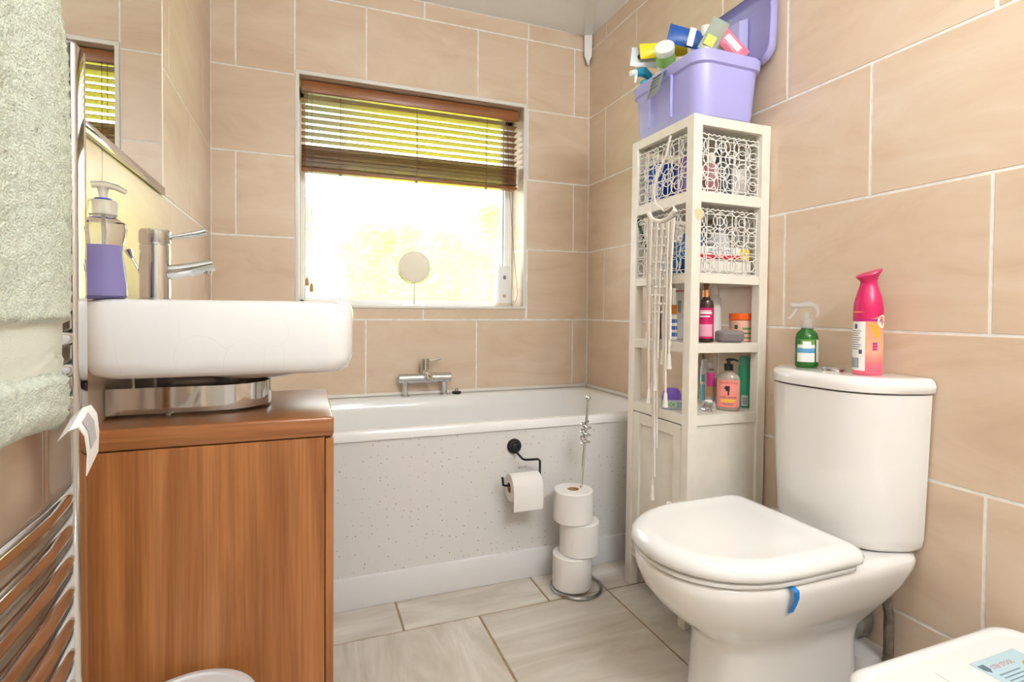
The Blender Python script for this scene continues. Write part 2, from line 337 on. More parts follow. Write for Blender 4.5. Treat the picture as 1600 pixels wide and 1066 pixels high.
wl_ = thing('added_fill_lamp', 'long white opal fill lamp added above the unseen door', 'lamp', (.69, YF, 2.16))  # added tube lamp out of view, fills upright surfaces from the camera side
obj('lamp_base', G().box(.27, 1.11, YF+.0005, YF+.03, 2.11, 2.21, .006), M_WHITEP, wl_)
mg2 = mg.copy(); mg2.name = 'lit_fill_tube'; mg2.node_tree.nodes['Principled BSDF'].inputs['Emission Strength'].default_value = FILL_LAMP_POWER
obj('fill_tube', G().lathe([(.03, -.40), (.042, -.39), (.042, .39), (.03, .40)], 20, (.69, YF+.072, 2.16), axis='x'), mg2, wl_)
# ------------------------------------------------------------------ bath
BY0, BZ = 1.738, .556
bath = thing('bathtub', 'white built-in bathtub with speckled panel under the window', 'bathtub', (.5, 2.09, 0))
L = []
def bl(x0, x1, y0, y1, r, z): return rrect(x0, x1, y0, y1, r, z, 6)
X0, X1, Y1b = XL+.001, XR-.001, YB-.001
for (a, b, c, d, r, z) in ((X0, X1, BY0, Y1b, .004, .526), (X0, X1, BY0, Y1b, .004, .548), (X0+.004, X1-.004, BY0+.005, Y1b-.002, .006, .5555), (X0+.02, X1-.02, BY0+.028, Y1b-.03, .05, .5565),
        (X0+.09, X1-.06, BY0+.036, Y1b-.075, .09, .5555), (X0+.096, X1-.066, BY0+.043, Y1b-.082, .09, .549), (X0+.105, X1-.095, BY0+.052, Y1b-.09, .09, .50), (X0+.13, X1-.16, BY0+.075, Y1b-.11, .10, .30), (X0+.17, X1-.24, BY0+.10, Y1b-.14, .11, .17), (X0+.24, X1-.32, BY0+.16, Y1b-.20, .10, .145)):
    L.append(bl(a, b, c, d, r, z))
obj('tub', G().loft(L, False, True), M_ENAMEL, bath, ang=50)
obj('sealing_strip', G().box(X0, X1, YB-.016, YB-.001, .5565, .571, .004).box(XR-.016, XR-.001, BY0+.01, YB-.016, .5565, .571, .004), M_TRIM, bath)
obj('bath_panel', G().box(X0, X1-.0, BY0+.006, BY0+.018, .10, .526), M_SPECK, bath, smooth=False)
obj('plinth_board', G().box(X0, X1, BY0-.004, BY0+.012, 0.0, .10, .003), mat('white_plinth_paint', '#e2e0e0', .35), bath)
# bath mixer
bt = thing('bath_mixer_tap', 'chrome bar mixer tap standing on the rear rim of the bathtub', 'tap', (.50, 2.392, .5565))
for x in (-.088, .088): obj('tap_leg', G().lathe([(.022, 0), (.022, .004), (.012, .008), (.0135, .075)], 18, (x, 0, 0)), M_CHROME, bt, world=False)
obj('mixer_bar', G().lathe([(.019, -.118), (.0225, -.115), (.0225, .115), (.019, .118)], 22, (0, 0, .078), axis='x'), M_CHROME, bt, world=False)
obj('mixer_body', G().lathe([(.019, .0), (.019, .055), (.0175, .056), (.0175, .059), (.02, .06), (.02, .078), (.017, .082)], 20, (0, 0, .083)), M_CHROME, bt, world=False)
obj('lever', G().tube([(.012, 0, .155), (.04, -.008, .158), (.068, -.012, .166)], [.006, .0052, .0065], 10), M_CHROME, bt, world=False)
obj('spout', G().tube([(.0, -.0, .11), (.008, -.03, .092), (.012, -.058, .076), (.013, -.068, .068)], [.016, .016, .015, .014], 14), M_CHROME, bt, world=False)
plug = thing('bath_plug', 'small black rubber plug lying on the bathtub rim beside the mixer tap', 'plug', (.645, 2.39, .5565))
obj('plug_body', G().lathe([(.017, 0), (.021, .004), (.02, .011), (.012, .013)], 18), M_BLACKP, plug, world=False)
obj('plug_ring', G().tube([(.006*math.cos(t), 0, .018+.006*math.sin(t)) for t in [i*math.pi/5 for i in range(10)]], .0014, 6, True), M_BLACKP, plug, world=False)

# ------------------------------------------------------------------ toilet roll holder on the panel
hp = atY(803, 697, BY0+.006)
th = thing('toilet_roll_holder', 'black metal toilet roll holder with round rose on the bath panel', 'roll holder', hp)
obj('wall_rose', G().lathe([(.026, 0), (.026, -.006), (.021, -.012), (.016, -.013), (.013, -.022), (.007, -.025)], 24, axis='y'), M_DARK, th, world=False)
hy = BY0-.055-hp.y
obj('holder_arm', G().tube([(0, -.02, 0), (0, -.035, -.018), (.008, hy, -.030), (.018, hy, -.034), (.064, hy, -.036), (.072, hy, -.042), (.072, hy, -.10), (.068, hy, -.107), (-.05, hy, -.115), (-.061, hy, -.112), (-.064, hy, -.085)], .0042, 8), M_DARK, th, world=False)
rz_ = hp.z-.111; rx_ = hp.x+.012; ryy = BY0-.055
tr = thing('toilet_roll', 'white toilet roll with a loose hanging sheet on the black holder', 'toilet roll', (rx_, ryy, rz_))
def roll_geo(r, ri, h, axis='z'): return G().lathe([(ri, 0), (r-.003, 0), (r, .003), (r, h-.003), (r-.003, h), (ri, h), (ri, 0)], 36, c0=False, c1=False, axis=axis)
g = roll_geo(.046, .018, .105, 'x').map(lambda p: (p.x-.0525, p.y, p.z-.012)); obj('paper_roll', g, M_PAPER, tr, world=False)
g = G()
pts = [(-.047*math.sin(math.radians(a)), .047*math.cos(math.radians(a))-.012) for a in range(0, 91, 15)]+[(-.0475, -.03), (-.048, -.055), (-.047, -.079)]
g.loft([[(x, y, z) for (y, z) in pts]+[(x, y+.0012, z+.0006) for (y, z) in reversed(pts)] for x in (-.0525, .0525)]); obj('loose_sheet', g, M_PAPER, tr, world=False)
obj('card_core', G().lathe([(.0165, -.052), (.0178, -.052), (.0178, .052), (.0165, .052), (.0165, -.052)], 24, (0, 0, -.012), c0=False, c1=False, axis='x'), M_CARD, tr, world=False)

# ------------------------------------------------------------------ roll stand and three rolls
sx0, sy0 = .848, 1.618
st = thing('toilet_roll_stand', 'tall chrome toilet roll stand with a spiral handle on the floor', 'roll stand', (sx0, sy0, 0))
obj('ring_base', G().tube([(.084*math.cos(t)+.012, .084*math.sin(t), .0065) for t in [i*2*math.pi/40 for i in range(40)]], .0062, 8, True).tube([(-.072, 0, .0062), (0, 0, .008), (.02, 0, .03)], .004), M_STEEL, st, world=False)
tp = atY(919, 624, sy0); base = Vector((0, 0, .012)); tip = Vector((tp.x-sx0, 0, tp.z))
obj('pole', G().tube([base, tip], .0045, 10), M_CHROME, st, world=False)
hl = []
for i in range(61):
    t = i/60; zc = tip.z-.075-.085*t; c = base.lerp(tip, (zc-base.z)/(tip.z-base.z)); rr = .015*math.sin(math.pi*min(1, max(.12, t)*1.0)) if t < .1 or t > .92 else .0155
    hl.append((c.x+rr*math.cos(t*7.2*math.pi), c.y+rr*math.sin(t*7.2*math.pi), zc))
obj('spiral', G().tube(hl, .0042, 8), M_CHROME, st, world=False)
obj('ball_tip', G().ball(tip+Vector((0, 0, .004)), .0095), M_CHROME, st, world=False)
for (dx, dy, z0, h, lab) in ((-.006, 0, .013, .112, 'white toilet roll at the bottom of the chrome stand'), (.018, -.004, .126, .108, 'white toilet roll in the middle of the stack on the chrome stand'), (-.004, .0, .235, .104, 'white toilet roll on top of the stack on the chrome stand')):
    r_ = thing('toilet_roll', lab, 'toilet roll', (sx0+dx, sy0+dy, z0), random.random()*6, 'toilet rolls stacked on the stand')
    obj('paper_roll', roll_geo(.066, .02, h), M_PAPER, r_, world=False)
    obj('card_core', G().lathe([(.0185, .001), (.0198, .001), (.0198, h-.001), (.0185, h-.001), (.0185, .001)], 24, c0=False, c1=False), M_CARD, r_, world=False)

# ------------------------------------------------------------------ venetian blind
bz = thing('venetian_blind', 'half-raised brown wooden venetian blind in the window recess', 'blind', (.48, 2.50, 1.86))
bx0, bx1 = WX0+.006, WX1-.012
obj('valance', G().box(bx0, bx1, 2.478, 2.490, 1.862, 1.912, .003), M_BLIND, bz)
obj('head_rail', G().box(bx0+.004, bx1-.004, 2.494, 2.535, 1.872, 1.914, .002), M_BLIND, bz)
slat = None
def slat_mesh(w, th, ang):
    g = G(); g.box(bx0+.002-.48, bx1-.002-.48, -w/2, w/2, -th/2, th/2, .0008, 1); ca, sa = math.cos(ang), math.sin(ang)
    return g.map(lambda p: (p.x, p.y*ca-p.z*sa, p.y*sa+p.z*ca)).mesh('slat', M_BLIND, False)
sm = slat_mesh(.046, .0028, math.radians(-4)); sm2 = slat_mesh(.046, .003, math.radians(-3))
zz = [1.838-.0283*i for i in range(8)]
for z in zz:
    o = bpy.data.objects.new('slat', sm); COL.objects.link(o); o.parent = bz; o.location = (0, .015, z-1.86)
for i in range(11):
    o = bpy.data.objects.new('slat', sm2); COL.objects.link(o); o.parent = bz; o.location = (0, .015+random.uniform(-.003, .003), 1.631-i*.0078-1.86); o.rotation_euler = (math.radians(random.uniform(-2.5, 4)), 0, 0)
obj('bottom_rail', G().box(bx0+.002, bx1-.002, 2.491, 2.539, 1.532, 1.546, .003), M_BLIND, bz)
mc = mat('brown_cord', '#6b4a33', .8)
for x in (.144, .479, .817):
    obj('ladder_cord', G().tube([(x, 2.4905, 1.86), (x, 2.4905, 1.545)], .0011, 5).tube([(x+.012, 2.539, 1.86), (x+.012, 2.539, 1.545)], .0011, 5), mc, bz)
    obj('cord_button', G().lathe([(.002, -.009), (.006, -.008), (.006, 0)], 10, (x, 2.505, 1.532)), mat('grey_button', '#8f9090', .4), bz)
for x, zb in ((.008, 1.062), (.026, 1.037)):
    c = obj('pull_cord', G().tube([(x, 2.4845 if False else 2.474, 1.87), (x, 2.474, 1.5), (x-.001, 2.473, zb)], .0011, 5), mc, bz)
    obj('tassel', G().lathe([(.003, .012), (.006, .004), (.0085, -.012), (.0078, -.024), (.002, -.025)], 12, (x-.001, 2.473, zb)), mat('light_wood_tassel', '#b08a5c', .5), c)
tx = atY(792, 300, 2.474).x
obj('tilt_cord', G().tube([(.915, 2.474, 1.86), (.925, 2.474, 1.55), (.955, 2.474, 1.2), (.975, 2.474, 1.02), (.962, 2.474, .975), (.95, 2.474, .985)], .0011, 5), mc, bz)
# ------------------------------------------------------------------ things on the sill
mz = WZ0
vm = thing('vanity_mirror', 'small round chrome vanity mirror on a thin stand on the window sill', 'mirror', (.470, 2.50, mz), -.19)
obj('mirror_base', G().lathe([(.052, 0), (.053, .003), (.045, .007), (.008, .011), (.005, .02)], 32), M_CHROME, vm, world=False)
obj('stem', G().tube([(0, 0, .01), (0, 0, .106)], .004, 10), M_CHROME, vm, world=False)
zc = .178
obj('yoke', G().tube([(.0765*math.cos(math.radians(a)), 0, zc+.0765*math.sin(math.radians(a))) for a in range(180, 361, 10)], .0028, 8), M_CHROME, vm, world=False)
obj('mirror_frame', G().lathe([(.068, -.006), (.0725, -.006), (.0735, 0), (.0725, .006), (.068, .006), (.068, -.006)], 40, (0, 0, zc), c0=False, c1=False, axis='y'), M_CHROME, vm, world=False)
obj('mirror_glass', G().lathe([(.0685, -.004), (.0685, .004)], 40, (0, 0, zc), axis='y'), M_MIRROR, vm, world=False)
sp = atY(786, 470, 2.53)
af = thing('air_freshener_dispenser', 'white plastic air freshener dispenser on the sill by the window reveal', 'air freshener', (.906, 2.50, mz), -.1)
L = [rrect(-hw, hw, -hd, hd, min(hd, .03), z, 5) for z, hw, hd in ((0, .036, .03), (.004, .040, .034), (.02, .043, .036), (.1, .041, .035), (.17, .037, .031), (.19, .035, .029), (.197, .031, .025))]
body = obj('dispenser_body', G().loft(L), M_WHITEP, af, world=False, ang=50)
obj('base_band', G().loft([rrect(-.044, .044, -.037, .037, .031, z, 5) for z in (.006, .016)]), mat('pale_gold_plastic', '#e0cfae', .4), af, world=False)
obj('sensor_eye', G().lathe([(.008, 0), (.008, -.003), (.004, -.004)], 14, (0, -.034, .14), axis='y', sx=1.3), M_GREY, af, world=False)
obj('push_button', G().lathe([(.009, 0), (.008, -.003)], 16, (0, -.0355, .05), axis='y'), mat('gold_plastic', '#c9a97c', .4), af, world=False)

# ------------------------------------------------------------------ wall mirror, basin, tap, soap
mY1 = 1.640
wm = thing('wall_mirror', 'large frameless wall mirror with chrome bottom rail above the basin', 'mirror', (XL, 1.1, 1.245))
obj('mirror_glass', G().box(XL+.0005, XL+.005, .55, mY1, 1.25, 2.0, .0012, 1), M_MIRROR, wm, smooth=False)
obj('bottom_rail', G().box(XL+.0005, XL+.010, .55, mY1+.004, 1.232, 1.252, .002), M_CHROME, wm)
obj('edge_strip', G().box(XL+.0005, XL+.006, mY1, mY1+.007, 1.25, 2.0, .001), M_TRIM, wm)

CY0, CY1, CX1, CT = 1.101, 1.50, .052, .730
vc = thing('vanity_cabinet', 'walnut wood vanity cabinet below the washbasin', 'cabinet', (-.15, 1.30, 0))
obj('countertop', G().box(XL+.002, CX1, CY0, CY1, .692, CT, .005, 3), M_WOODH, vc)
obj('side_panel', G().box(XL+.002, CX1-.017, CY0+.001, CY0+.02, .0, .6905, .0008, 1), M_WOOD, vc, smooth=False)
obj('side_panel', G().box(XL+.002, CX1-.017, CY1-.02, CY1-.001, .0, .6905, .0008, 1), M_WOOD, vc, smooth=False)
obj('back_panel', G().box(XL+.002, XL+.012, CY0+.02, CY1-.02, .0, .6905), M_WOOD, vc, smooth=False)
dr = obj('door', G().box(CX1-.0155, CX1-.0005, CY0+.001, CY1-.001, .07, .688, .001, 1), M_WOOD, vc, smooth=False)
obj('kick_board', G().box(CX1-.05, CX1-.035, CY0+.02, CY1-.02, 0, .07), M_WOOD, vc, smooth=False)
# chrome band between counter and basin
br = thing('chrome_basin_bracket', 'polished chrome D-shaped bracket band between countertop and basin', 'bracket', (-.2, 1.30, CT))
path = [(XL+.003, 1.205, 0), (-.22, 1.205, 0)]+[(-.165+.095*math.sin(math.radians(a)), 1.30-.095*math.cos(math.radians(a)), 0) for a in range(0, 181, 10)]+[(-.22, 1.395, 0), (XL+.003, 1.395, 0)]
g = G(); inn = []
for i, p in enumerate(path):
    a = Vector(path[max(0, i-1)]); b = Vector(path[min(len(path)-1, i+1)]); t = (b-a).normalized(); nrm = Vector((-t.y, t.x, 0)); inn.append(tuple(Vector(p)+nrm*.003))
g.loft([[(p[0], p[1], .7365), (p[0], p[1], .786), (q[0], q[1], .786), (q[0], q[1], .7365)] for p, q in zip(path, inn)])
obj('chrome_band', g, M_CHROME, br, ang=30)
for yy in (1.225, 1.375): obj('bracket_foot', G().lathe([(.008, CT), (.008, .7368)], 12, (-.25, yy, 0)).box(-.262, -.238, min(yy, 1.2+.0) if yy < 1.3 else yy, yy if yy < 1.3 else 1.396, .7362, .7372), M_CHROME, br)
# basin
BX0, BX1, BYa, BYb, BB, BT = XL+.002, .088, 1.060, 1.535, .816, .953
bs = thing('washbasin', 'white ceramic countertop washbasin with rounded corners and crazed glaze', 'basin', (-.13, 1.31, BB))
def bcr():
    m = mat('crazed_white_glaze', '#ecebea', .1, coat=.5); n, l = nodes(m); b = n['Principled BSDF']
    tc = n.new('ShaderNodeNewGeometry'); nz = n.new('ShaderNodeTexNoise'); nz.inputs['Scale'].default_value = 4; l.new(tc.outputs['Position'], nz.inputs['Vector'])
    ad = n.new('ShaderNodeVectorMath'); s_ = n.new('ShaderNodeVectorMath'); s_.operation = 'SCALE'; s_.inputs['Scale'].default_value = .5
    l.new(nz.outputs['Color'], s_.inputs[0]); l.new(tc.outputs['Position'], ad.inputs[0]); l.new(s_.outputs[0], ad.inputs[1])
    v = n.new('ShaderNodeTexVoronoi'); v.feature = 'DISTANCE_TO_EDGE'; v.inputs['Scale'].default_value = 6.5; l.new(ad.outputs[0], v.inputs['Vector'])
    r = n.new('ShaderNodeValToRGB'); r.color_ramp.elements[0].position = 0; r.color_ramp.elements[1].position = .004
    r.color_ramp.elements[0].color = lin('#dfdddd'); r.color_ramp.elements[1].color = lin('#ecebea'); l.new(v.outputs['Distance'], r.inputs['Fac']); l.new(r.outputs['Color'], b.inputs['Base Color']); return m
L = []
for ins, z, r in ((.06, BB+.0, .05), (.019, BB+.003, .05), (.007, BB+.012, .05), (0, BB+.032, .05), (0, BT-.018, .05), (.004, BT-.005, .05), (.012, BT, .05), (.022, BT, .045), (.03, BT-.006, .04), (.04, BT-.05, .05), (.08, BT-.105, .07), (.15, BT-.118, .05)):
    wall = XL+.002
    a = wall if ins < .02 else wall+ins+ (.105 if ins >= .022 and z > .0 and L and len(L) >= 7 else 0)
    L.append(rrect(max(a, wall+(ins if ins < .02 else 0)), BX1-ins, BYa+ins, BYb-ins, max(.012, r*(1 if ins < .1 else .8)), z, 8))
obj('bowl', G().loft(L), bcr(), bs, ang=40)
obj('waste_dome', G().lathe([(.03, .789), (.07, .793), (.115, .803), (.135, BB+.001)], 32, (-.10, 1.31, 0)), M_CERAM, bs)
obj('drain', G().lathe([(.02, 0), (.02, .003), (.006, .004)], 18, (-.06, 1.31, BT-.118)), M_CHROME, bs)
# basin mixer
tY, tX = 1.30, -.288
bm_ = thing('basin_mixer_tap', 'chrome single-lever mixer tap on the rear ledge of the basin', 'tap', (tX, tY, BT))
obj('tap_body', G().lathe([(.031, 0), (.031, .004), (.0275, .006), (.0275, .113), (.0262, .1145), (.0262, .117)], 32), M_CHROME, bm_, world=False)
obj('lever_cap', G().lathe([(.0275, .117), (.0285, .119), (.0285, .142), (.026, .1455), (.002, .146)], 32), M_CHROME, bm_, world=False)
obj('lever', G().tube([(.024, 0, .131), (.04, 0, .134), (.075, 0, .142), (.092, 0, .147)], [.0045, .005, .0068, .0075], 12), M_CHROME, bm_, world=False)
obj('grub_screw', G().lathe([(.006, .0), (.006, .006), (.004, .007)], 10, (.0245, 0, .1305), axis='x'), M_STEEL, bm_, world=False)
obj('spout', G().tube([(.02, 0, .058), (.06, 0, .066), (.107, 0, .078)], [.0155, .0145, .0125], 20).lathe([(.0075, -.006), (.009, .004)], 14, (.095, 0, .064)), M_CHROME, bm_, world=False)
obj('popup_rod', G().tube([(-.024, 0, .05), (-.031, 0, .068), (-.040, 0, .086)], [.002, .002, .0025], 8).tube([(-.040, 0, .086), (-.047, 0, .103)], [.0035, .0075], 10), M_CHROME, bm_, world=False)
# soap dispenser
so = thing('soap_dispenser', 'clear pump bottle of purple hand soap standing on the basin edge', 'soap bottle', (-.3165, 1.094, BT), .15)
prof = [(.028, 0), (.0335, .004), (.0335, .02), (.030, .05), (.027, .078), (.030, .10), (.033, .118), (.031, .128), (.022, .1345), (.0185, .137), (.0185, .143)]
obj('bottle', G().lathe([(r, z) for r, z in prof], 28, sy=.72, c1=False), M_CLEAR, so, world=False)
obj('liquid', G().lathe([(.025, .003), (.0312, .006), (.0312, .02), (.0278, .05), (.0247, .078), (.026, .0905)], 28, sy=.7), mat('purple_liquid_soap', '#b9b0f4', .15, 0, .12, 1.33), so, world=False)
cp = obj('pump_collar', G().lathe([(.0205, .141), (.0205, .162), (.019, .1645)], 24), M_FROSTP, so, world=False)
obj('blue_ring', G().lathe([(.0125, .1645), (.0125, .168), (.009, .169)], 18), mat('blue_plastic', '#2440a0', .3), cp, world=False)
obj('dip_tube', G().tube([(0, 0, .155), (0, 0, .09), (.003, 0, .01)], .0028, 8), M_FROSTP, so, world=False)
obj('pump_head', G().lathe([(.0055, .167), (.0075, .183), (.009, .187)], 14).tube([(-.016, 0, .19), (0, 0, .1925), (.018, 0, .189), (.032, 0, .182)], [.006, .0065, .006, .0048], 10, flat=.6), M_FROSTP, so, world=False)

# ------------------------------------------------------------------ towel radiator and towel
RX = -.292
ra = thing('towel_radiator', 'chrome ladder towel radiator with flat posts on the side wall', 'radiator', (RX, .62, .15))
PY, PN = .905, .30
for y0 in (PY, PN): obj('post', G().loft([rrect(RX-.036, RX, y0, y0+.042, .007, z, 3) for z in (.15, 1.298)]+[rrect(RX-.033, RX-.003, y0+.003, y0+.039, .006, 1.302, 3)]), M_CHROME, ra)
zb = [atX(100, y, RX-.012).z for y in (832, 883, 933, 984, 1034)]; dz = (zb[0]-zb[-1])/4
barz = [zb[0]-dz*i for i in range(-1, 9) if zb[0]-dz*i > .19]+[zb[0]+dz*i for i in (4, 5, 6, 7, 10, 11, 12)]
barz = [z for z in barz if z < 1.28]
def bar_geo():
    pts = [(0, PN+.02, 0), (.006, PN+.06, 0), (.012, PN+.13, 0), (.014, (PN+PY)/2, 0), (.012, PY-.10, 0), (.006, PY-.035, 0), (0, PY+.004, 0)]
    return G().tube(pts, .0125, 14).map(lambda p: (p.x-.018, p.y-.62, p.z))
bmesh_ = bar_geo().mesh('bar', M_CHROME)
for z in barz: o = bpy.data.objects.new('bar', bmesh_); COL.objects.link(o); o.parent = ra; o.location = (0, 0, z-.15)
for y0 in (PY, PN):
    for z in (.24, 1.20): obj('wall_bracket', G().lathe([(.014, 0), (.014, .004), (.008, .006), (.008, .027)], 14, (XL+.0008, y0+.02, z), axis='x'), M_CHROME, ra)
# towel
def towel():
    g = G(); nY, nS = 70, 190; vs = []; fs = []
    y_near, y_far = .33, .738
    rnd = random.Random(3)
    zt = 1.375; xo = -.258
    prof = []
    # profile runs from the front hem up, over the top bar, down behind the bars
    for i in range(nS+1):
        t = i/nS
        if t < .70: z = .775+(zt-.775)*t/.70; x = xo
        elif t < .78: a = (t-.70)/.08*math.pi; x = -.290+.028*math.cos(a); z = zt+.028*math.sin(a)
        else: z = zt-(t-.78)/.22*.30; x = -.318
        prof.append((x, z))
    def pos(i, j, side):
        x, z = prof[i]; v = j/nY; y = y_near+(y_far-y_near)*v
        hem = .0
        if i < nS*.70:
            k = 1-i/(nS*.70); z += .035*v*k+.012*math.sin(9*v+1)*k
            y += (-.02*(1-k)**1.5-.10*max(0, (z-1.17)/.2)**2)*max(0, v-.5)*2
            band = 1 if .865 < z < .925 else 0
            x += .006*math.sin(7*v+2*z)+.004*math.sin(17*v)+(.010*math.sin(4*z+3)*v)-(.007 if band else 0)
        th = .0 if i > nS*.69 else .007
        edge = min(1, min(v, 1-v)/.03)**.5 if 0 < v < 1 else 0
        endt = min(1, i/4)**.5
        off = (th+.006)*edge*endt
        if i < nS*.70: dx, dz_ = 1, 0
        elif i < nS*.78: a = (i/nS-.70)/.08*math.pi; dx, dz_ = math.cos(a), math.sin(a)
        else: dx, dz_ = -1, 0
        band = i < nS*.70 and .865 < prof[i][1] < .925
        n_ = (rnd.uniform(-.0016, .0016) if not band else 0)
        if side: return (x+dx*(off+n_), y+n_, z+dz_*off)
        return (x-dx*.004, y, z-dz_*.004)
    for side in (1, 0):
        for i in range(nS+1):
            for j in range(nY+1): vs.append(pos(i, j, side))
    W_ = nY+1; H_ = nS+1; off = W_*H_
    for i in range(nS):
        for j in range(nY):
            a = i*W_+j; fs.append((a, a+1, a+W_+1, a+W_)); fs.append((off+a, off+a+W_, off+a+W_+1, off+a+1))
    for j in range(nY): fs.append((j, off+j, off+j+1, j+1)); a = nS*W_+j; fs.append((a, a+1, off+a+1, off+a))
    for i in range(nS): a = i*W_; fs.append((a, a+W_, off+a+W_, off+a)); a = i*W_+nY; fs.append((a, off+a, off+a+W_, a+W_))
    return g.add(vs, fs)
tw_ = thing('bath_towel', 'pale sage green terry towel hanging over the towel radiator', 'towel', (-.26, .6, .78))
to = obj('terry_cloth', towel(), M_TOWEL, tw_, ang=80)
to.data.materials.append(M_BAND)
for p in to.data.polygons:
    if .872-.78 < p.center.z < .925-.78 and p.center.x > -.02: p.material_index = 1
c0 = atX(78, 686, -.235); g = G()
pts = [(-.238, .712, .815), (-.232, .722, .823), (-.228, .736, .824), (-.226, .748, .812), (-.226, .755, .79), (-.228, .758, .765)]
wv = Vector((.0, -.028, -.014)); L = []
for p in pts: p = Vector(p); L.append([p+Vector((0, .008, .004)), p+wv, p+wv+Vector((-.001, 0, -.001)), p+Vector((-.001, .008, .003))])
tagl = obj('care_label', G().loft(L), M_LABEL, tw_)
obj('care_print', G().loft([[Vector(p)+wv*.15+Vector((.0008, 0, 0)), Vector(p)+wv*.75+Vector((.0008, 0, 0))] for p in pts[2:5]], False, False, closed=False), mat('pale_grey_print', '#b9b6b8', .8), tagl)

# ------------------------------------------------------------------ pedal bin
bn = thing('pedal_bin', 'small white bin with rounded lid in front of the vanity cabinet', 'bin', (-.178, .985, 0))
obj('bin_body', G().lathe([(.088, 0), (.092, .004), (.10, .265), (.1, .268)], 40), M_WHITEP, bn, world=False)
obj('bin_lid', G().lathe([(.101, .268), (.106, .27), (.107, .283), (.103, .292), (.092, .297), (.086, .297), (.083, .294), (.05, .2965), (.002, .298)], 48), mat('pale_grey_plastic', '#d9d9da', .35), bn, world=False)
obj('pedal', G().box(.09, .135, -.02, .02, .012, .02, .004), M_GREY, bn, world=False)

# ------------------------------------------------------------------ shelf tower
TL = .0087; TX0, TY0, TW, TD, TH = 1.040, 1.286, .2905, .318, 1.515
tower = thing('shelf_tower', 'tall narrow cream white wooden shelf unit between bathtub and toilet', 'shelf unit', (TX0, TY0, 0), ry=TL)
def T(x, y, z): return Matrix.Rotation(TL, 3, 'Y') @ Vector((x, y, z)) + Vector((TX0, TY0, 0))
PS = .032
for x in (0, TW-PS):
    for y in (0, TD-PS): obj('post', G().box(x, x+PS, y, y+PS, 0, TH, .0015, 1), M_CREAM, tower, world=False, smooth=False)
LV = ((1.486, 1.515), (1.262, 1.292), (1.024, 1.050), (.817, .846))
for z0, z1 in LV:
    for y in (.002, TD-PS+.002): obj('rail', G().box(PS, TW-PS, y, y+.02, z0, z1, .001, 1), M_CREAM, tower, world=False, smooth=False)
    for x in (.002, TW-PS+.004): obj('rail', G().box(x, x+.02, PS, TD-PS, z0, z1, .001, 1), M_CREAM, tower, world=False, smooth=False)
    obj('shelf_board', G().box(.022, TW-.022, .022, TD-.022, z1-.012, z1-.0005), M_CREAM, tower, world=False, smooth=False)
# cupboard part
CZ0, CZ1 = .105, .632
obj('cupboard_top', G().box(.001, TW-.001, .001, TD-.001, CZ1-.03, CZ1, .001, 1), M_CREAM, tower, world=False, smooth=False)
obj('cupboard_bottom', G().box(.004, TW-.004, .004, TD-.004, CZ0, CZ0+.02, .001, 1), M_CREAM, tower, world=False, smooth=False)
obj('side_panel', G().box(PS, TW-PS, .008, .016, CZ0+.02, CZ1-.03), M_CREAM, tower, world=False, smooth=False)
obj('side_panel', G().box(PS, TW-PS, TD-.016, TD-.008, CZ0+.02, CZ1-.03), M_CREAM, tower, world=False, smooth=False)
obj('back_panel', G().box(TW-.016, TW-.008, PS, TD-PS, CZ0+.02, CZ1-.03), M_CREAM, tower, world=False, smooth=False)
d0, d1, dz0, dz1 = PS+.002, TD-PS-.002, CZ0+.022, CZ1-.034
g = G().box(.001, .018, d0, d0+.036, dz0, dz1, .001, 1).box(.001, .018, d1-.036, d1, dz0, dz1, .001, 1).box(.0012, .018, d0+.036, d1-.036, dz0, dz0+.036, .001, 1).box(.0012, .018, d0+.036, d1-.036, dz1-.036, dz1, .001, 1)
dr2 = obj('door', g, M_CREAM, tower, world=False, smooth=False)
obj('door_panel', G().box(.008, .014, d0+.036, d1-.036, dz0+.036, dz1-.036), M_CREAM, dr2, world=False, smooth=False)
obj('knob', G().lathe([(.006, 0), (.005, -.012), (.012, -.018), (.0135, -.025), (.009, -.031), (.002, -.032)], 16, (.001, d0+.018, .355), axis='x'), M_CREAM, dr2, world=False)
obj('masking_tape_scrap', G().loft([[(x, -.0012, z+dz) for (x, z) in ((.006, 1.236), (.022, 1.243), (.041, 1.233), (.036, 1.218), (.024, 1.205), (.014, 1.212))] for dz in (0,)]+[[(x, -.0002, z) for (x, z) in ((.006, 1.236), (.022, 1.243), (.041, 1.233), (.036, 1.218), (.024, 1.205), (.014, 1.212))]]), mat('tan_masking_tape', '#dcc39a', .7), tower, world=False, smooth=False)
def on_shelf(u, y, z):
    """point on a shelf surface (height z, depth y) under photograph column u"""
    p = atY(u, 500, y); return Vector((p.x, y, z))
def bottle_root(name, label, cat, u, y, z, rz=None, group=None):
    p = on_shelf(u, y, z); p.z = z+.0008-(p.x-TX0)*TL; a = math.atan2(p.x, p.y) if rz is None else rz
    return thing(name, label, cat, p, -a, group)

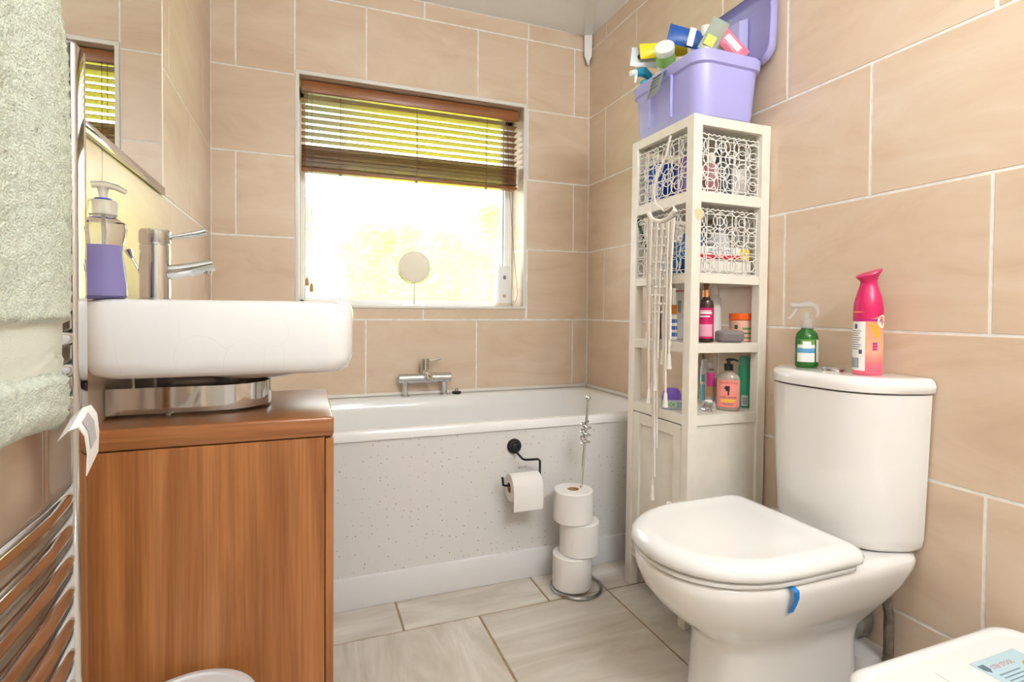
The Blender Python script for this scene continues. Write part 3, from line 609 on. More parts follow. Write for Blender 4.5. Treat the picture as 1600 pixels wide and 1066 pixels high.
# ---- things on the third shelf
zs = .846
o = bottle_root('pump_bottle', 'dark bottle with magenta label and copper pump top on the tower shelf', 'bottle', 1103, 1.335, zs)
obj('bottle_body', G().lathe([(.019, 0), (.0225, .003), (.0225, .115), (.019, .127), (.011, .133), (.010, .14)], 24), mat('dark_brown_plastic', '#3a1f1c', .2), o, world=False)
obj('label_band', G().patch(.0231, -2.2, 2.2, .012, .105), mat('magenta_label', '#c0155c', .4), o, world=False)
obj('lower_label', G().patch(.0234, -.9, .9, .018, .055), mat('pale_pink_label', '#e3a0b8', .5), o, world=False)
obj('label_lettering', G().patch(.0235, -.8, .7, .094, .097).patch(.0235, -.8, .8, .086, .0925).patch(.0235, -.8, .5, .077, .081), M_LABEL, o, world=False)
obj('copper_collar', G().lathe([(.0112, .138), (.0112, .160)], 18), mat('copper_metal', '#d9a070', .25, .9), o, world=False)
obj('pump', G().lathe([(.006, .16), (.006, .166), (.0085, .168), (.0085, .18), (.004, .182)], 16).tube([(0, 0, .176), (.006, -.02, .174)], .004), mat('brown_pump_plastic', '#8a4a2a', .3), o, world=False)
o = bottle_root('lotion_bottle', 'plain white bottle with shoulder and cap behind the magenta bottle', 'bottle', 1115, 1.425, zs)
obj('bottle_body', G().lathe([(.02, 0), (.0235, .003), (.0235, .125), (.0215, .138), (.013, .148), (.012, .154)], 24), M_WHITEP, o, world=False)
obj('cap', G().lathe([(.0135, .152), (.0135, .176), (.012, .178)], 20), mat('cream_cap', '#efe9df', .4), o, world=False)
o = bottle_root('cream_jar', 'pale peach cream jar with bright orange lid on the tower shelf', 'jar', 1160, 1.372, zs)
obj('jar_body', G().lathe([(.036, 0), (.0385, .003), (.0385, .066), (.036, .069)], 32), mat('peach_plastic', '#eab59e', .35), o, world=False)
obj('jar_lid', G().lathe([(.040, .069), (.0405, .071), (.0405, .088), (.039, .09)], 32), mat('orange_lid', '#ef6424', .35), o, world=False)
obj('label_stripe', G().patch(.0389, .0, 1.15, .038, .045).patch(.0389, .0, 1.15, .024, .030).patch(.0389, .0, 1.15, .010, .015), mat('olive_green_print', '#6f8f55', .5), o, world=False)
obj('label_logo', G().patch(.0389, -.62, -.35, .04, .053), mat('dark_green_print', '#3e5b3a', .5), o, world=False)
o = bottle_root('glass_dish', 'low round grey glass dish with lid beside the orange-lidded jar', 'dish', 1140, 1.327, zs)
obj('dish_bowl', G().lathe([(.034, 0), (.041, .006), (.0425, .02), (.0415, .026)], 32), mat('smoky_grey_glass', '#9d9396', .15, 0, .4), o, world=False)
obj('dish_lid', G().lathe([(.0425, .026), (.0425, .031), (.036, .036), (.012, .038), (.002, .038)], 32), mat('clear_grey_lid', '#b7adad', .15, 0, .4), o, world=False)
o = bottle_root('tall_spray_can', 'tall slim white can with red line beside the macrame fringe', 'can', 1063, 1.50, zs)
obj('can_body', G().lathe([(.0165, 0), (.018, .003), (.018, .158), (.014, .164)], 24), M_WHITEP, o, world=False)
obj('red_line', G().patch(.0182, -2, 2, .160, .163), mat('red_print', '#c33b3b', .5), o, world=False)
obj('can_cap', G().lathe([(.0155, .164), (.016, .166), (.016, .205), (.014, .208)], 24), M_WHITEP, o, world=False)
obj('can_print', G().patch(.0183, -.5, .1, .09, .13), mat('light_grey_print', '#a9aeb4', .5), o, world=False)
o = bottle_root('sunscreen_bottle', 'small blue striped bottle with orange cap beside the tall white can', 'bottle', 1052, 1.455, zs)
obj('bottle_body', G().lathe([(.0115, 0), (.013, .003), (.013, .075), (.011, .083)], 20), M_WHITEP, o, world=False)
obj('blue_stripe', G().patch(.0132, -2.4, 2.4, .012, .025).patch(.0132, -2.4, 2.4, .034, .046).patch(.0132, -2.4, 2.4, .056, .068), mat('mid_blue_print', '#3c6fb8', .4), o, world=False)
obj('cap', G().lathe([(.0118, .083), (.0122, .085), (.0115, .112), (.01, .114)], 20), mat('amber_cap', '#d9852c', .35), o, world=False)
o = bottle_root('dark_tube_bottle', 'dark grey slim bottle half hidden by the macrame fringe', 'bottle', 1035, 1.535, zs)
obj('bottle_body', G().lathe([(.011, 0), (.013, .003), (.013, .10), (.009, .11), (.009, .115)], 20), mat('charcoal_plastic', '#4a4c55', .35), o, world=False)
obj('cap', G().lathe([(.0095, .114), (.0105, .116), (.0105, .145), (.009, .147)], 18), mat('charcoal_cap', '#33343a', .3), o, world=False)

# ---- things on top of the cupboard
zs = CZ1
o = bottle_root('pump_bottle', 'clear pump bottle with coral label reading curl maker on the cupboard top', 'bottle', 1139.5, 1.338, zs)
sy = .62
obj('bottle_body', G().lathe([(.031, 0), (.0345, .003), (.0345, .095), (.031, .108), (.02, .118), (.0115, .122), (.011, .128)], 32, sy=sy), mat('clear_amber_bottle', '#d9c9b8', .08, 0, .5), o, world=False)
obj('gel', G().lathe([(.029, .002), (.0335, .004), (.0335, .012), (.033, .0125)], 32, sy=sy*.98), mat('amber_gel', '#a5713f', .2), o, world=False)
obj('label', G().patch(.0351, -1.15, 1.15, .012, .096, sy=sy), mat('coral_label', '#ef9186', .45), o, world=False)
def cyl_text(t, size, z, r=.0355, s_=sy): return text_on_cyl(t, size, r, z, sy=s_)
g = cyl_text('CURL MAKER', .0088, .042)
g.patch(.0354, -.5, .5, .0225, .0238, sy=sy).patch(.0354, -.4, .4, .0185, .0197, sy=sy)
obj('label_lettering', g, M_INK, o, world=False)
q = cyl_text('Camille Rose', .0115, .088); obj('label_script', q, mat('dark_red_print', '#b0323f', .5), o, world=False)
g = G().patch(.0354, -.22, .12, .062, .078, sy=sy, n=6).patch(.0354, -.05, .08, .049, .064, sy=sy, n=4).patch(.0354, -.32, -.12, .068, .076, sy=sy, n=4); obj('label_emblem', g, M_INK, o, world=False)
obj('yellow_strip', G().patch(.0354, -.62, .62, .028, .0365, sy=sy), mat('yellow_print', '#f0bf3a', .5), o, world=False)
obj('pump', G().lathe([(.0135, .126), (.0135, .145), (.006, .146), (.005, .154), (.009, .155), (.009, .160), (.004, .162)], 18).tube([(0, 0, .159), (.018, -.004, .159), (.028, -.006, .154)], [.0045, .0035, .003], 8), M_BLACKP, o, world=False)
obj('dip_tube', G().tube([(0, 0, .126), (.002, 0, .01)], .0022, 6), M_FROSTP, o, world=False)
o = bottle_root('deodorant_can', 'tall green aerosol can with barcode label on the cupboard top', 'can', 1165.5, 1.372, zs)
obj('can_body', G().lathe([(.0195, 0), (.0215, .003), (.0215, .125), (.019, .137)], 24), mat('sea_green_can', '#3fae83', .3), o, world=False)
obj('can_cap', G().lathe([(.019, .137), (.0185, .155), (.016, .163), (.01, .165)], 24), mat('pale_green_cap', '#62bd9f', .35), o, world=False)
obj('barcode_label', G().patch(.0217, -.45, .45, .006, .040), M_LABEL, o, world=False)
obj('barcode', G().add(*(lambda gs: (sum([x.v for x in gs], []), [tuple(i+4*k for i in f) for k, x in enumerate(gs) for f in x.f]))([G().patch(.0219, -.3+.1*k, -.25+.1*k, .010, .034, n=1) for k in range(7)])), M_INK, o, world=False)
o = bottle_root('body_mist_bottle', 'clear mist bottle with pink flower label behind the glass jar', 'bottle', 1112, 1.402, zs)
obj('bottle_body', G().lathe([(.016, 0), (.0185, .003), (.0185, .105), (.014, .118), (.008, .122), (.008, .126)], 24), mat('clear_pinkish_bottle', '#e7dad8', .08, 0, .6), o, world=False)
obj('flower_label', G().patch(.0188, -.75, .75, .068, .112), mat('hot_pink_print', '#c2387c', .5), o, world=False)
obj('lower_label', G().patch(.0188, -.9, .9, .036, .068), mat('bronze_print', '#a8825f', .5), o, world=False)
obj('spray_cap', G().lathe([(.0095, .124), (.0095, .142), (.006, .146), (.006, .16), (.004, .162)], 16), M_FROSTP, o, world=False)
o = bottle_root('shower_foam_can', 'white and turquoise can behind the pink mist bottle', 'can', 1102.5, 1.455, zs)
obj('can_body', G().lathe([(.0135, 0), (.015, .003), (.015, .118), (.012, .127)], 20), M_WHITEP, o, world=False)
obj('turquoise_wrap', G().patch(.0152, -2.5, 2.5, .004, .066), mat('turquoise_print', '#3fb6c4', .4), o, world=False)
obj('can_print', G().patch(.0153, -.8, .3, .075, .10), mat('teal_print', '#6fc2c2', .5), o, world=False)
obj('can_cap', G().lathe([(.0128, .127), (.013, .13), (.012, .146), (.009, .149)], 20), M_WHITEP, o, world=False)
o = bottle_root('cotton_bud_jar', 'small ribbed glass jar of cotton buds in front of the mist bottle', 'jar', 1109, 1.345, zs)
g = G(); L = []
for r, z in ((.016, 0), (.02, .004), (.021, .018), (.018, .026), (.018, .030)): L.append([(r*(1+.05*math.cos(10*a))*math.cos(a), r*(1+.05*math.cos(10*a))*math.sin(a), z) for a in [i*2*math.pi/60 for i in range(60)]])
obj('ribbed_glass', g.loft(L, True, False), M_CLEAR, o, world=False)
g = G(); rr = random.Random(5)
for k in range(9): a = k*.7; g.ball((.0085*math.cos(a)*(k % 3)/2, .0085*math.sin(a)*(k % 3)/2, .026+.004*rr.random()), .0046, 8)
obj('cotton_tips', g, M_PAPER, o, world=False)
o = bottle_root('purple_food_tub', 'purple domed tub with clip-lock sleeve on the cupboard top', 'tub', 1051, 1.415, zs, rz=.55)
obj('tub_base', G().loft([rrect(-.031, .031, -.024, .024, .012, z, 5) for z in (0, .03)]), mat('clear_lilac_tub', '#cdc3e2', .2, 0, .3), o, world=False)
obj('tub_dome', G().lathe([(.030, .03), (.030, .04), (.026, .054), (.016, .064), (.002, .066)], 28, sy=.8), mat('purple_plastic', '#6f4fb0', .3), o, world=False)
obj('paper_sleeve', G().box(-.0315, .0315, -.0262, -.0245, .004, .026), mat('green_grey_card', '#a9bfa8', .5), o, world=False, smooth=False)
q = text_geo('LOCK', .015); q.map(lambda p: (p.x-.011, -.0266, p.y+.015)); obj('sleeve_lettering', q, mat('dark_teal_print', '#2a5a4c', .5), o, world=False)
obj('sleeve_icon', G().box(.014, .021, -.0267, -.0261, .016, .023).box(.023, .030, -.0267, -.0261, .016, .023).box(.014, .021, -.0267, -.0261, .007, .014).box(.023, .030, -.0267, -.0261, .007, .014), mat('blue_grey_print', '#6c8fb0', .5), o, world=False, smooth=False)

# ------------------------------------------------------------------ toilet
TYc = .995
wc = thing('toilet', 'white close-coupled toilet with closed lid against the side wall', 'toilet', (1.02, TYc, 0))
def pan_loop(xf, xb, hw, z, fl=.24, br_=.05, n=16):
    z *= .928
    pts = []
    xm = xf+fl
    for i in range(n+1):                      # front half ellipse from near side (-y) round the tip to far side
        a = -math.pi/2-math.pi*i/n; c, s_ = math.cos(a), math.sin(a)
        pts.append((xm+fl*(abs(c)**.9)*(-1 if c < 0 else 1), TYc+hw*(abs(s_)**.92)*(1 if s_ > 0 else -1), z))
    for i in range(5): a = math.pi/2-math.pi/2*i/4; pts.append((xb-br_+br_*math.cos(a), TYc+hw-br_+br_*math.sin(a), z))
    for i in range(5): a = -math.pi/2*i/4; pts.append((xb-br_+br_*math.cos(a), TYc-hw+br_+br_*math.sin(a), z))
    return pts
g = G().loft([pan_loop(*a) for a in ((.842, 1.235, .122, 0, .16), (.844, 1.235, .118, .02, .16), (.855, 1.235, .113, .19, .16), (.843, 1.237, .118, .225, .17), (.80, 1.25, .136, .258, .20), (.758, 1.275, .155, .295, .22), (.724, 1.31, .172, .34, .235), (.708, 1.332, .181, .38, .24), (.707, 1.336, .183, .402, .24), (.713, 1.336, .178, .410, .24), (.75, 1.33, .15, .4115, .22))])
obj('pan', g, M_CERAM, wc, ang=60)
obj('seat_ring', G().loft([pan_loop(xf, xb, hw, z, .24, .03) for xf, xb, hw, z in ((.712, 1.118, .183, .4122), (.706, 1.122, .188, .416), (.706, 1.122, .188, .424), (.712, 1.118, .183, .427))]), M_SEAT, wc, ang=60)
LB = pan_loop(.699, 1.138, .196, 0, .24, .035); lc_ = Vector((.925, TYc, 0))
obj('seat_lid', G().loft([[(lc_.x+(p_[0]-lc_.x)*k_, lc_.y+(p_[1]-lc_.y)*k_, z) for p_ in LB] for k_, z in ((.955, .3976), (.99, .402), (1, .412), (.982, .424), (.93, .4325), (.87, .4362), (.82, .4366), (.77, .4352), (.60, .4358), (.30, .4365), (.05, .4368))]), M_SEAT, wc, ang=60)
for dy in (-.075, .075): obj('hinge', G().lathe([(.012, -.02), (.012, .02)], 14, (1.146, TYc+dy, .395), axis='y').box(1.134, 1.158, TYc+dy-.014, TYc+dy+.014, .3815, .395, .003), M_CHROME, wc)
def cis_loop(d, hw, z, xw=1.338, n=22):
    pts = [(xw, TYc-hw, z)]
    for i in range(n+1):
        t = -1+2*i/n; e = (1-abs(t)**3.2)
        pts.append((xw-.045*(1-abs(t)**14)-(d-.045)*e**.75 if abs(t) < 1 else xw-.03, TYc+hw*(t if abs(t) < .96 else math.copysign(.965+.035*((abs(t)-.96)/.04), t)), z))
    pts.append((xw, TYc+hw, z)); return pts
obj('cistern', G().loft([cis_loop(d, hw, z) for d, hw, z in ((.128, .152, .3825), (.142, .164, .386), (.152, .171, .395), (.158, .175, .415), (.164, .180, .55), (.168, .187, .752))]), M_CERAM, wc, ang=60)
cl_ = obj('cistern_lid', G().loft([cis_loop(d, hw, z, 1.340) for d, hw, z in ((.168, .188, .7545), (.174, .193, .757), (.175, .194, .772), (.171, .190, .783), (.163, .183, .789), (.14, .165, .790), (.08, .12, .7905))]), M_CERAM, wc, ang=60)
bp_ = (1.255, TYc-.005)
obj('flush_button', G().lathe([(.027, .790), (.027, .797), (.022, .801), (.002, .8015)], 28, (bp_[0], bp_[1], 0)), M_CHROME, cl_)
# rim block clip
p = atY(1240, 930, TYc-.186)
rb = thing('toilet_rim_clip', 'bright blue plastic strap hooked over the toilet bowl rim', 'toilet freshener', (p.x, TYc-.19, .37))
xs = p.x
obj('strap', G().loft([[(xs-.007+dx, y, z), (xs+.007+dx, y, z), (xs+.007+dx, y-.0016, z+.0004), (xs-.007+dx, y-.0016, z+.0004)] for dx, y, z in ((-.004, TYc-.1685, .3815), (-.003, TYc-.186, .3818), (0, TYc-.1925, .376), (.002, TYc-.191, .36), (.001, TYc-.185, .342), (0, TYc-.178, .326))]), mat('bright_blue_plastic', '#1f7fd0', .3), rb)
# waste pipe behind the pan
wp = thing('waste_pipe', 'grubby grey pan connector and dark pipe behind the toilet', 'pipe', (1.27, TYc, 0))
L = [(.048+.004*math.sin(i*1.9), i*.011) for i in range(13)]
obj('pan_connector', G().lathe(L, 24, (1.2, TYc-.02, .16), axis='x'), mat('grimy_grey_rubber', '#8c8880', .8, var=.5, vscale=25), wp)
obj('supply_pipe', G().tube([(1.30, TYc-.125, 0), (1.30, TYc-.125, .22), (1.285, TYc-.12, .30)], .011, 10), mat('grimy_brown_pipe', '#6d6252', .8, var=.5, vscale=60), wp)
obj('floor_collar', G().loft([rrect(1.243, 1.340, TYc-.11, TYc+.08, .03, z, 4) for z in (0, .108)]), mat('pale_grey_boxing', '#cfcac6', .6), wp)

# ------------------------------------------------------------------ on the cistern
LZ = .7908
sp_ = thing('trigger_spray_bottle', 'green transparent trigger spray bottle on the cistern lid', 'bottle', (1.268, 1.082, LZ), -.75)
obj('bottle_body', G().lathe([(.025, 0), (.028, .003), (.028, .080), (.025, .092), (.015, .102), (.0135, .107)], 28), mat('green_clear_plastic', '#2f7a2c', .12, 0, .35), sp_, world=False)
lb = obj('label', G().patch(.0284, -1.0, .62, .016, .076), M_LABEL, sp_, world=False)
obj('label_top', G().patch(.0286, -1.0, .62, .062, .076), mat('leaf_green_print', '#6f9a4d', .5), lb, world=False)
obj('blue_band', G().patch(.0287, -1.0, .62, .040, .053), mat('sky_blue_print', '#5f9dc9', .5), lb, world=False)
obj('cotton_picture', G().patch(.0289, -.45, .25, .052, .071), mat('white_print', '#f7f7f5', .5), lb, world=False)
obj('round_logo', G().patch(.0288, -.98, -.62, .062, .074), mat('deep_green_print', '#2b6b35', .5), lb, world=False)
obj('side_label', G().patch(.0284, .78, 1.35, .016, .076), mat('pale_green_label', '#dbe6d5', .5), sp_, world=False)
obj('collar', G().lathe([(.0155, .105), (.0155, .127), (.013, .129)], 20), M_FROSTP, sp_, world=False)
obj('trigger_head', G().lathe([(.008, .128), (.006, .15)], 12).tube([(.022, 0, .135), (.026, 0, .15), (.02, 0, .164), (.004, 0, .170), (-.018, 0, .166), (-.032, 0, .166)], [.004, .006, .008, .0085, .0075, .0065], 10).tube([(-.03, 0, .166), (-.040, 0, .166)], .0085, 10), M_FROSTP, sp_, world=False)
obj('trigger', G().tube([(-.022, 0, .163), (-.032, 0, .147), (-.044, 0, .130)], [.005, .004, .0035], 8), M_FROSTP, sp_, world=False)
ca = thing('air_freshener_can', 'pink and peach aerosol air freshener with flared magenta top on the cistern', 'air freshener', (1.272, .915, LZ), -.93)
def can_m():
    m = mat('peach_pink_print', '#f2987a', .3); n, l = nodes(m); b = n['Principled BSDF']; tc = n.new('ShaderNodeTexCoord'); sx = n.new('ShaderNodeSeparateXYZ'); l.new(tc.outputs['Object'], sx.inputs[0])
    r = n.new('ShaderNodeValToRGB'); mp = n.new('ShaderNodeMapRange'); mp.inputs['From Max'].default_value = .16; l.new(sx.outputs['Z'], mp.inputs['Value']); l.new(mp.outputs[0], r.inputs['Fac'])
    e = r.color_ramp.elements; e[0].position, e[0].color = .0, lin('#f0647c'); e[1].position, e[1].color = 1, lin('#f58a6e')
    for p_, c_ in ((.14, '#ee6a7c'), (.17, '#f2727a'), (.35, '#f5a98a'), (.7, '#f59a78')): x = e.new(p_); x.color = lin(c_)
    l.new(r.outputs['Color'], b.inputs['Base Color']); return m
obj('can_body', G().lathe([(.0295, 0), (.0315, .002), (.0315, .15), (.0308, .162)], 32), can_m(), ca, world=False)
L = []
for r, z, kt in ((.0316, .138, .3), (.0318, .148, .3), (.031, .165, 0), (.0275, .185, 0), (.0225, .202, 0), (.0185, .215, .05), (.0175, .224, .15), (.0195, .231, .28), (.0245, .238, .34), (.0275, .2425, .36), (.0265, .2455, .36), (.012, .2465, .36)):
    L.append([(r*math.cos(a), r*(.9 if z > .2 else 1)*math.sin(a), z+kt*r*math.cos(a-.567)) for a in [i*2*math.pi/32 for i in range(32)]])
obj('magenta_top', G().loft(L, False, True), mat('magenta_plastic', '#c81e5c', .3), ca, world=False, ang=50)
obj('purple_band', G().patch(.0318, -1.7, .95, .128, .134), mat('magenta_print', '#b81f74', .4), ca, world=False)
wl = obj('information_panel', G().patch(.0318, -1.45, -.18, .010, .127), M_LABEL, ca, world=False)
g = G()
for k in range(9): g.patch(.0320, -1.35, -.45-.1*(k % 3), .104-.0055*k, .1055-.0055*k, n=6)
for k in range(11): g.patch(.0320, -1.4+.075*k, -1.4+.075*k+(.03 if k % 3 else .05), .016, .040, n=1)
g.patch(.0320, -1.0, -.75, .110, .121, n=4).patch(.0320, -.62, -.38, .050, .060, n=4)
obj('panel_print', g, mat('slate_print', '#4a5068', .5), wl, world=False)
obj('mango_picture', G().add([(.032*math.sin(a), -.032*math.cos(a), z) for a, z in ((.1, .123), (.55, .125), (.75, .098), (.6, .085), (.35, .10))], [(0, 1, 2, 3, 4)]), mat('mango_yellow_print', '#f2a31e', .45), ca, world=False)
g = G()
for k in range(9): a0 = .45+.1*(k % 3-1); z0 = .075-.0065*(k//3); g.add([(.0321*math.sin(a0+.075*math.cos(t)), -.0321*math.cos(a0+.075*math.cos(t)), z0+.0032*math.sin(t)) for t in [i*math.pi/4 for i in range(8)]], [tuple(range(8))])
obj('berry_picture', g, mat('raspberry_print', '#c22a78', .45), ca, world=False)
obj('round_badge', G().add([(.0322*math.sin(1.02+.42*math.cos(t)), -.0322*math.cos(1.02+.42*math.cos(t)), .128+.0155*math.sin(t)) for t in [i*math.pi/12 for i in range(24)]], [tuple(range(24))]), M_LABEL, ca, world=False)
q = text_geo('febreze', .008); q.map(lambda p_: (.0325*math.sin(1.05+p_.x/.0325), -.0325*math.cos(1.05+p_.x/.0325), .128+p_.y)); obj('badge_lettering', q, mat('grey_blue_print', '#56608a', .5), ca, world=False)

# ------------------------------------------------------------------ step stool
SZ = .311; sc0 = atZ(1335, 1066, SZ); sc1 = atZ(1560, 973, SZ)
sX0, sX1, sY1 = .862, 1.336, .668
stl = thing('step_stool', 'white plastic step stool with a printed blue label beside the toilet', 'stool', (1.09, .50, 0))
obj('stool_top', G().loft([rrect(sX0+i_, sX1-i_, .345+i_, sY1-i_, .05, z, 8) for i_, z in ((.012, SZ-.03), (.002, SZ-.022), (0, SZ-.010), (.005, SZ-.003), (.012, SZ), (.020, SZ), (.024, SZ-.0025), (.03, SZ-.003))]), M_WHITEP, stl, ang=60)
for x in (sX0+.02, sX1-.05):
    for y in (.365, sY1-.05): obj('leg', G().loft([rrect(x-d, x+.03+d, y-d, y+.03+d, .008, z, 3) for z, d in ((0, .008), (SZ-.029, 0))]), M_WHITEP, stl)
obj('side_panel', G().loft([[(sX0+.03, y, .10), (sX1-.03, y, .10), (sX1-.03, y, SZ-.029), (sX0+.03, y, SZ-.029)] for y in (sY1-.022, sY1-.014)]), M_WHITEP, stl)
c0_ = atZ(1498, 1030, SZ); lx0, ly1 = 1.115, .604
lb = obj('printed_label', G().box(lx0, lx0+.13, ly1-.10, ly1, SZ-.0028, SZ-.0022), mat('pale_blue_label', '#bcd9e2', .4), stl, smooth=False)
q = text_geo('STEP STOOL', .0125, 'LEFT'); q.map(lambda p_: (lx0+.026+p_.x*.86, ly1-.022+p_.y, SZ-.0020)); obj('label_lettering', q, mat('label_red_print', '#c0354a', .5), lb)
g = G()
for k in range(7): g.box(lx0+.016, lx0+.075-.004*(k % 3), ly1-.040-.0075*k, ly1-.0375-.0075*k, SZ-.0022, SZ-.0019)
obj('label_small_print', g, mat('slate_blue_print', '#7d93a5', .5), lb, smooth=False)
obj('label_badge', G().loft([[(lx0+.013+x, ly1-.018+y, z) for x, y in ((-.008, .008), (.008, .008), (.008, -.004), (0, -.012), (-.008, -.004))] for z in (SZ-.0022, SZ-.0019)]), mat('badge_blue_print', '#5d7288', .5), lb, smooth=False)
obj('label_picture', G().loft([[(lx0+.105+.018*math.cos(t), ly1-.05+.022*math.sin(t), z) for t in [i*math.pi/8 for i in range(16)]] for z in (SZ-.0022, SZ-.0019)]), mat('warm_tan_print', '#c99a62', .5), lb, smooth=False)
obj('stool_rib', G().box(1.03, 1.034, .40, .61, SZ-.0028, SZ-.0012, .0006, 1), M_WHITEP, stl)

# ------------------------------------------------------------------ lilac storage tub on top of the tower
tub = thing('lilac_storage_box', 'open lilac plastic storage box full of toiletries on the shelf tower', 'storage box', T(.012, -.004, 1.5155), ry=TL)
def tl(x0, x1, y0, y1, z, r=.05): return rrect(x0, x1, y0, y1, r, z, 8)
tx0, tx1, ty0, ty1 = 0, .235, 0, .345
L = [tl(tx0+.022, tx1-.022, ty0+.022, ty1-.022, 0, .03), tl(tx0+.012, tx1-.012, ty0+.012, ty1-.012, .004, .04), tl(tx0+.006, tx1-.006, ty0+.006, ty1-.006, .025), tl(tx0-.002, tx1+.002, ty0-.002, ty1+.002, .15), tl(tx0-.009, tx1+.009, ty0-.009, ty1+.009, .155), tl(tx0-.011, tx1+.011, ty0-.011, ty1+.011, .185), tl(tx0-.007, tx1+.007, ty0-.007, ty1+.007, .19), tl(tx0-.001, tx1+.001, ty0-.001, ty1+.001, .187), tl(tx0+.004, tx1-.004, ty0+.004, ty1-.004, .15), tl(tx0+.012, tx1-.012, ty0+.012, ty1-.012, .02)]
obj('box_body', G().loft(L), M_LILAC, tub, world=False, ang=50)
for y_ in (.115, .228): obj('front_rib', G().box(-.0135, -.004, y_, y_+.007, .025, .155, .002), M_LILAC, tub, world=False)
LP = [(-.0125, .180, .022), (-.026, .168, .028), (-.034, .146, .030), (-.040, .118, .028), (-.050, .098, .022), (-.072, .080, .012)]
lt = obj('latch', G().loft([[(x, .160-w, z), (x, .160+w, z), (x-.005, .160+w*.8, z-.003), (x-.005, .160-w*.8, z-.003)] for x, z, w in LP]), M_GREY, tub, world=False, ang=60)
g = G()
for (x, z, w) in ((-.029, .162, .021), (-.032, .150, .022), (-.035, .138, .022), (-.038, .126, .021)): g.tube([(x-.0035, .160-w, z), (x-.0045, .160+w, z)], .002, 6)
obj('latch_rib', g, mat('dark_grey_plastic', '#5a5f61', .4), lt, world=False)
# lid standing open against the wall
g = G(); L = []
def lidloop(ins, x): return [(x, q_[0], q_[1]) for q_ in [(p_[0], p_[1]) for p_ in rrect(ty0-.008+ins, ty1+.008-ins, 0+ins, .225-ins, .05, 0, 8)]]
for ins, x in ((.0, -.03), (0, -.004), (.010, .008), (.03, .010), (.03, .006), (.012, .003), (.004, -.006), (.004, -.03)): L.append(lidloop(ins, x))
lean = math.radians(6)
lid = obj('box_lid', G().loft(L, False, False).loft([lidloop(.03, .010), lidloop(.03, .006)]).map(lambda p_: ((.257+p_.x*math.cos(lean)+p_.z*math.sin(lean)*.25), p_.y-.022, .188+p_.z*math.cos(lean)-p_.x*math.sin(lean))), M_LILAC, tub, world=False, ang=50)
obj('lid_compartment', G().loft([[(.235+.0, y, z) for y, z in ((.10, .26), (.20, .26), (.20, .36), (.10, .36))], [(.262, y, z) for y, z in ((.09, .25), (.21, .25), (.21, .37), (.09, .37))]]), mat('clear_lilac_plastic', '#b9b6e4', .25), lid, world=False)
obj('hinge_strip', G().box(.236, .258, .06, .285, .180, .190, .002), M_LILAC, lid, world=False)
# contents (standing or lying in the box)
def tp_(x, y, z): return Matrix.Rotation(TL, 3, 'Y') @ Vector((x, y, z)) + Vector(tub.location)
def put(name, label, cat, x, y, z, rx=0, ry=0, rz=0):
    o_ = thing(name, label, cat, tp_(x, y, z), 0); o_.rotation_euler = (rx, ry, rz); return o_
o = put('spray_bottle', 'pale pink spray bottle with turquoise and white trigger in the lilac box', 'bottle', .045, .312, .045, ry=-.12)
obj('bottle_body', G().lathe([(.022, 0), (.025, .004), (.025, .12), (.014, .15), (.012, .155)], 20), mat('pale_pink_plastic', '#eaa2b8', .3), o, world=False)
obj('trigger_head', G().lathe([(.014, .152), (.014, .17), (.009, .175)], 16).tube([(.03, 0, .185), (.0, 0, .205), (-.03, 0, .20)], [.012, .018, .013], 10), mat('turquoise_plastic', '#2f9cc0', .3), o, world=False)
obj('nozzle', G().tube([(-.03, 0, .2), (-.052, 0, .197)], [.011, .009], 10), M_WHITEP, o, world=False)
obj('trigger', G().tube([(-.03, 0, .192), (-.036, 0, .165)], [.006, .004], 8), M_WHITEP, o, world=False)
obj('trigger_back', G().tube([(.028, 0, .19), (.045, 0, .175)], [.014, .012], 10), M_WHITEP, o, world=False)
def face(o_, u, v, x, ang, roll=0):
    o_.location = atX(u, v, x); a = math.radians(ang); zc_ = (RGT*math.cos(a)+UPV*math.sin(a)); yc_ = FWD.copy(); yc_ = (yc_*math.cos(roll)+zc_.cross(yc_)*math.sin(roll)); xc_ = yc_.cross(zc_)
    o_.rotation_euler = Matrix(((xc_.x, yc_.x, zc_.x), (xc_.y, yc_.y, zc_.y), (xc_.z, yc_.z, zc_.z))).to_euler(); return o_
o = put('cream_tub', 'white tub with pale green lid lying at the front of the lilac box', 'tub', .035, .195, .178); o.location = atX(1040, 92, 1.10); o.rotation_euler = (1.05, 0, -.75)
obj('tub_body', G().lathe([(.026, -.03), (.029, -.026), (.030, .03)], 28), M_WHITEP, o, world=False)
obj('tub_lid', G().lathe([(.0315, .03), (.0315, .044), (.029, .047)], 28), mat('cream_white_plastic', '#efeee8', .35), o, world=False)
obj('green_label', G().patch(.0305, -1.3, 2.4, -.012, .024, n=16), mat('apple_green_print', '#8fc26a', .5), o, world=False)
def pouch(hw, hh, th):
    """flat sachet with crimped ends"""
    L_ = []
    for i in range(9):
        t = i/8; y = -hh+2*hh*t; b_ = th*(math.sin(math.pi*t)**.5)+.0008; wv_ = hw*(1-.04*math.sin(math.pi*t))
        L_.append([(-wv_, 0, y), (-wv_*.6, -b_, y), (0, -b_*1.15, y), (wv_*.6, -b_, y), (wv_, 0, y), (wv_*.6, b_, y), (0, b_*1.15, y), (-wv_*.6, b_, y)])
    return G().loft(L_)
o = put('sachet_pack', 'dark blue sachet pack with white panel sticking out of the lilac box', 'packet', 0, 0, 0); face(o, 1078, 60, 1.165, -14)
obj('wrapper', pouch(.032, .072, .008), mat('deep_blue_foil', '#1c4e9c', .35), o, world=False)
obj('white_panel', G().box(-.030, .030, -.0105, -.0088, -.008, .012), M_LABEL, o, world=False)
o = put('sachet_pack', 'bright yellow sachet pack below the blue one in the lilac box', 'packet', 0, 0, 0); face(o, 1037, 78, 1.128, 4)
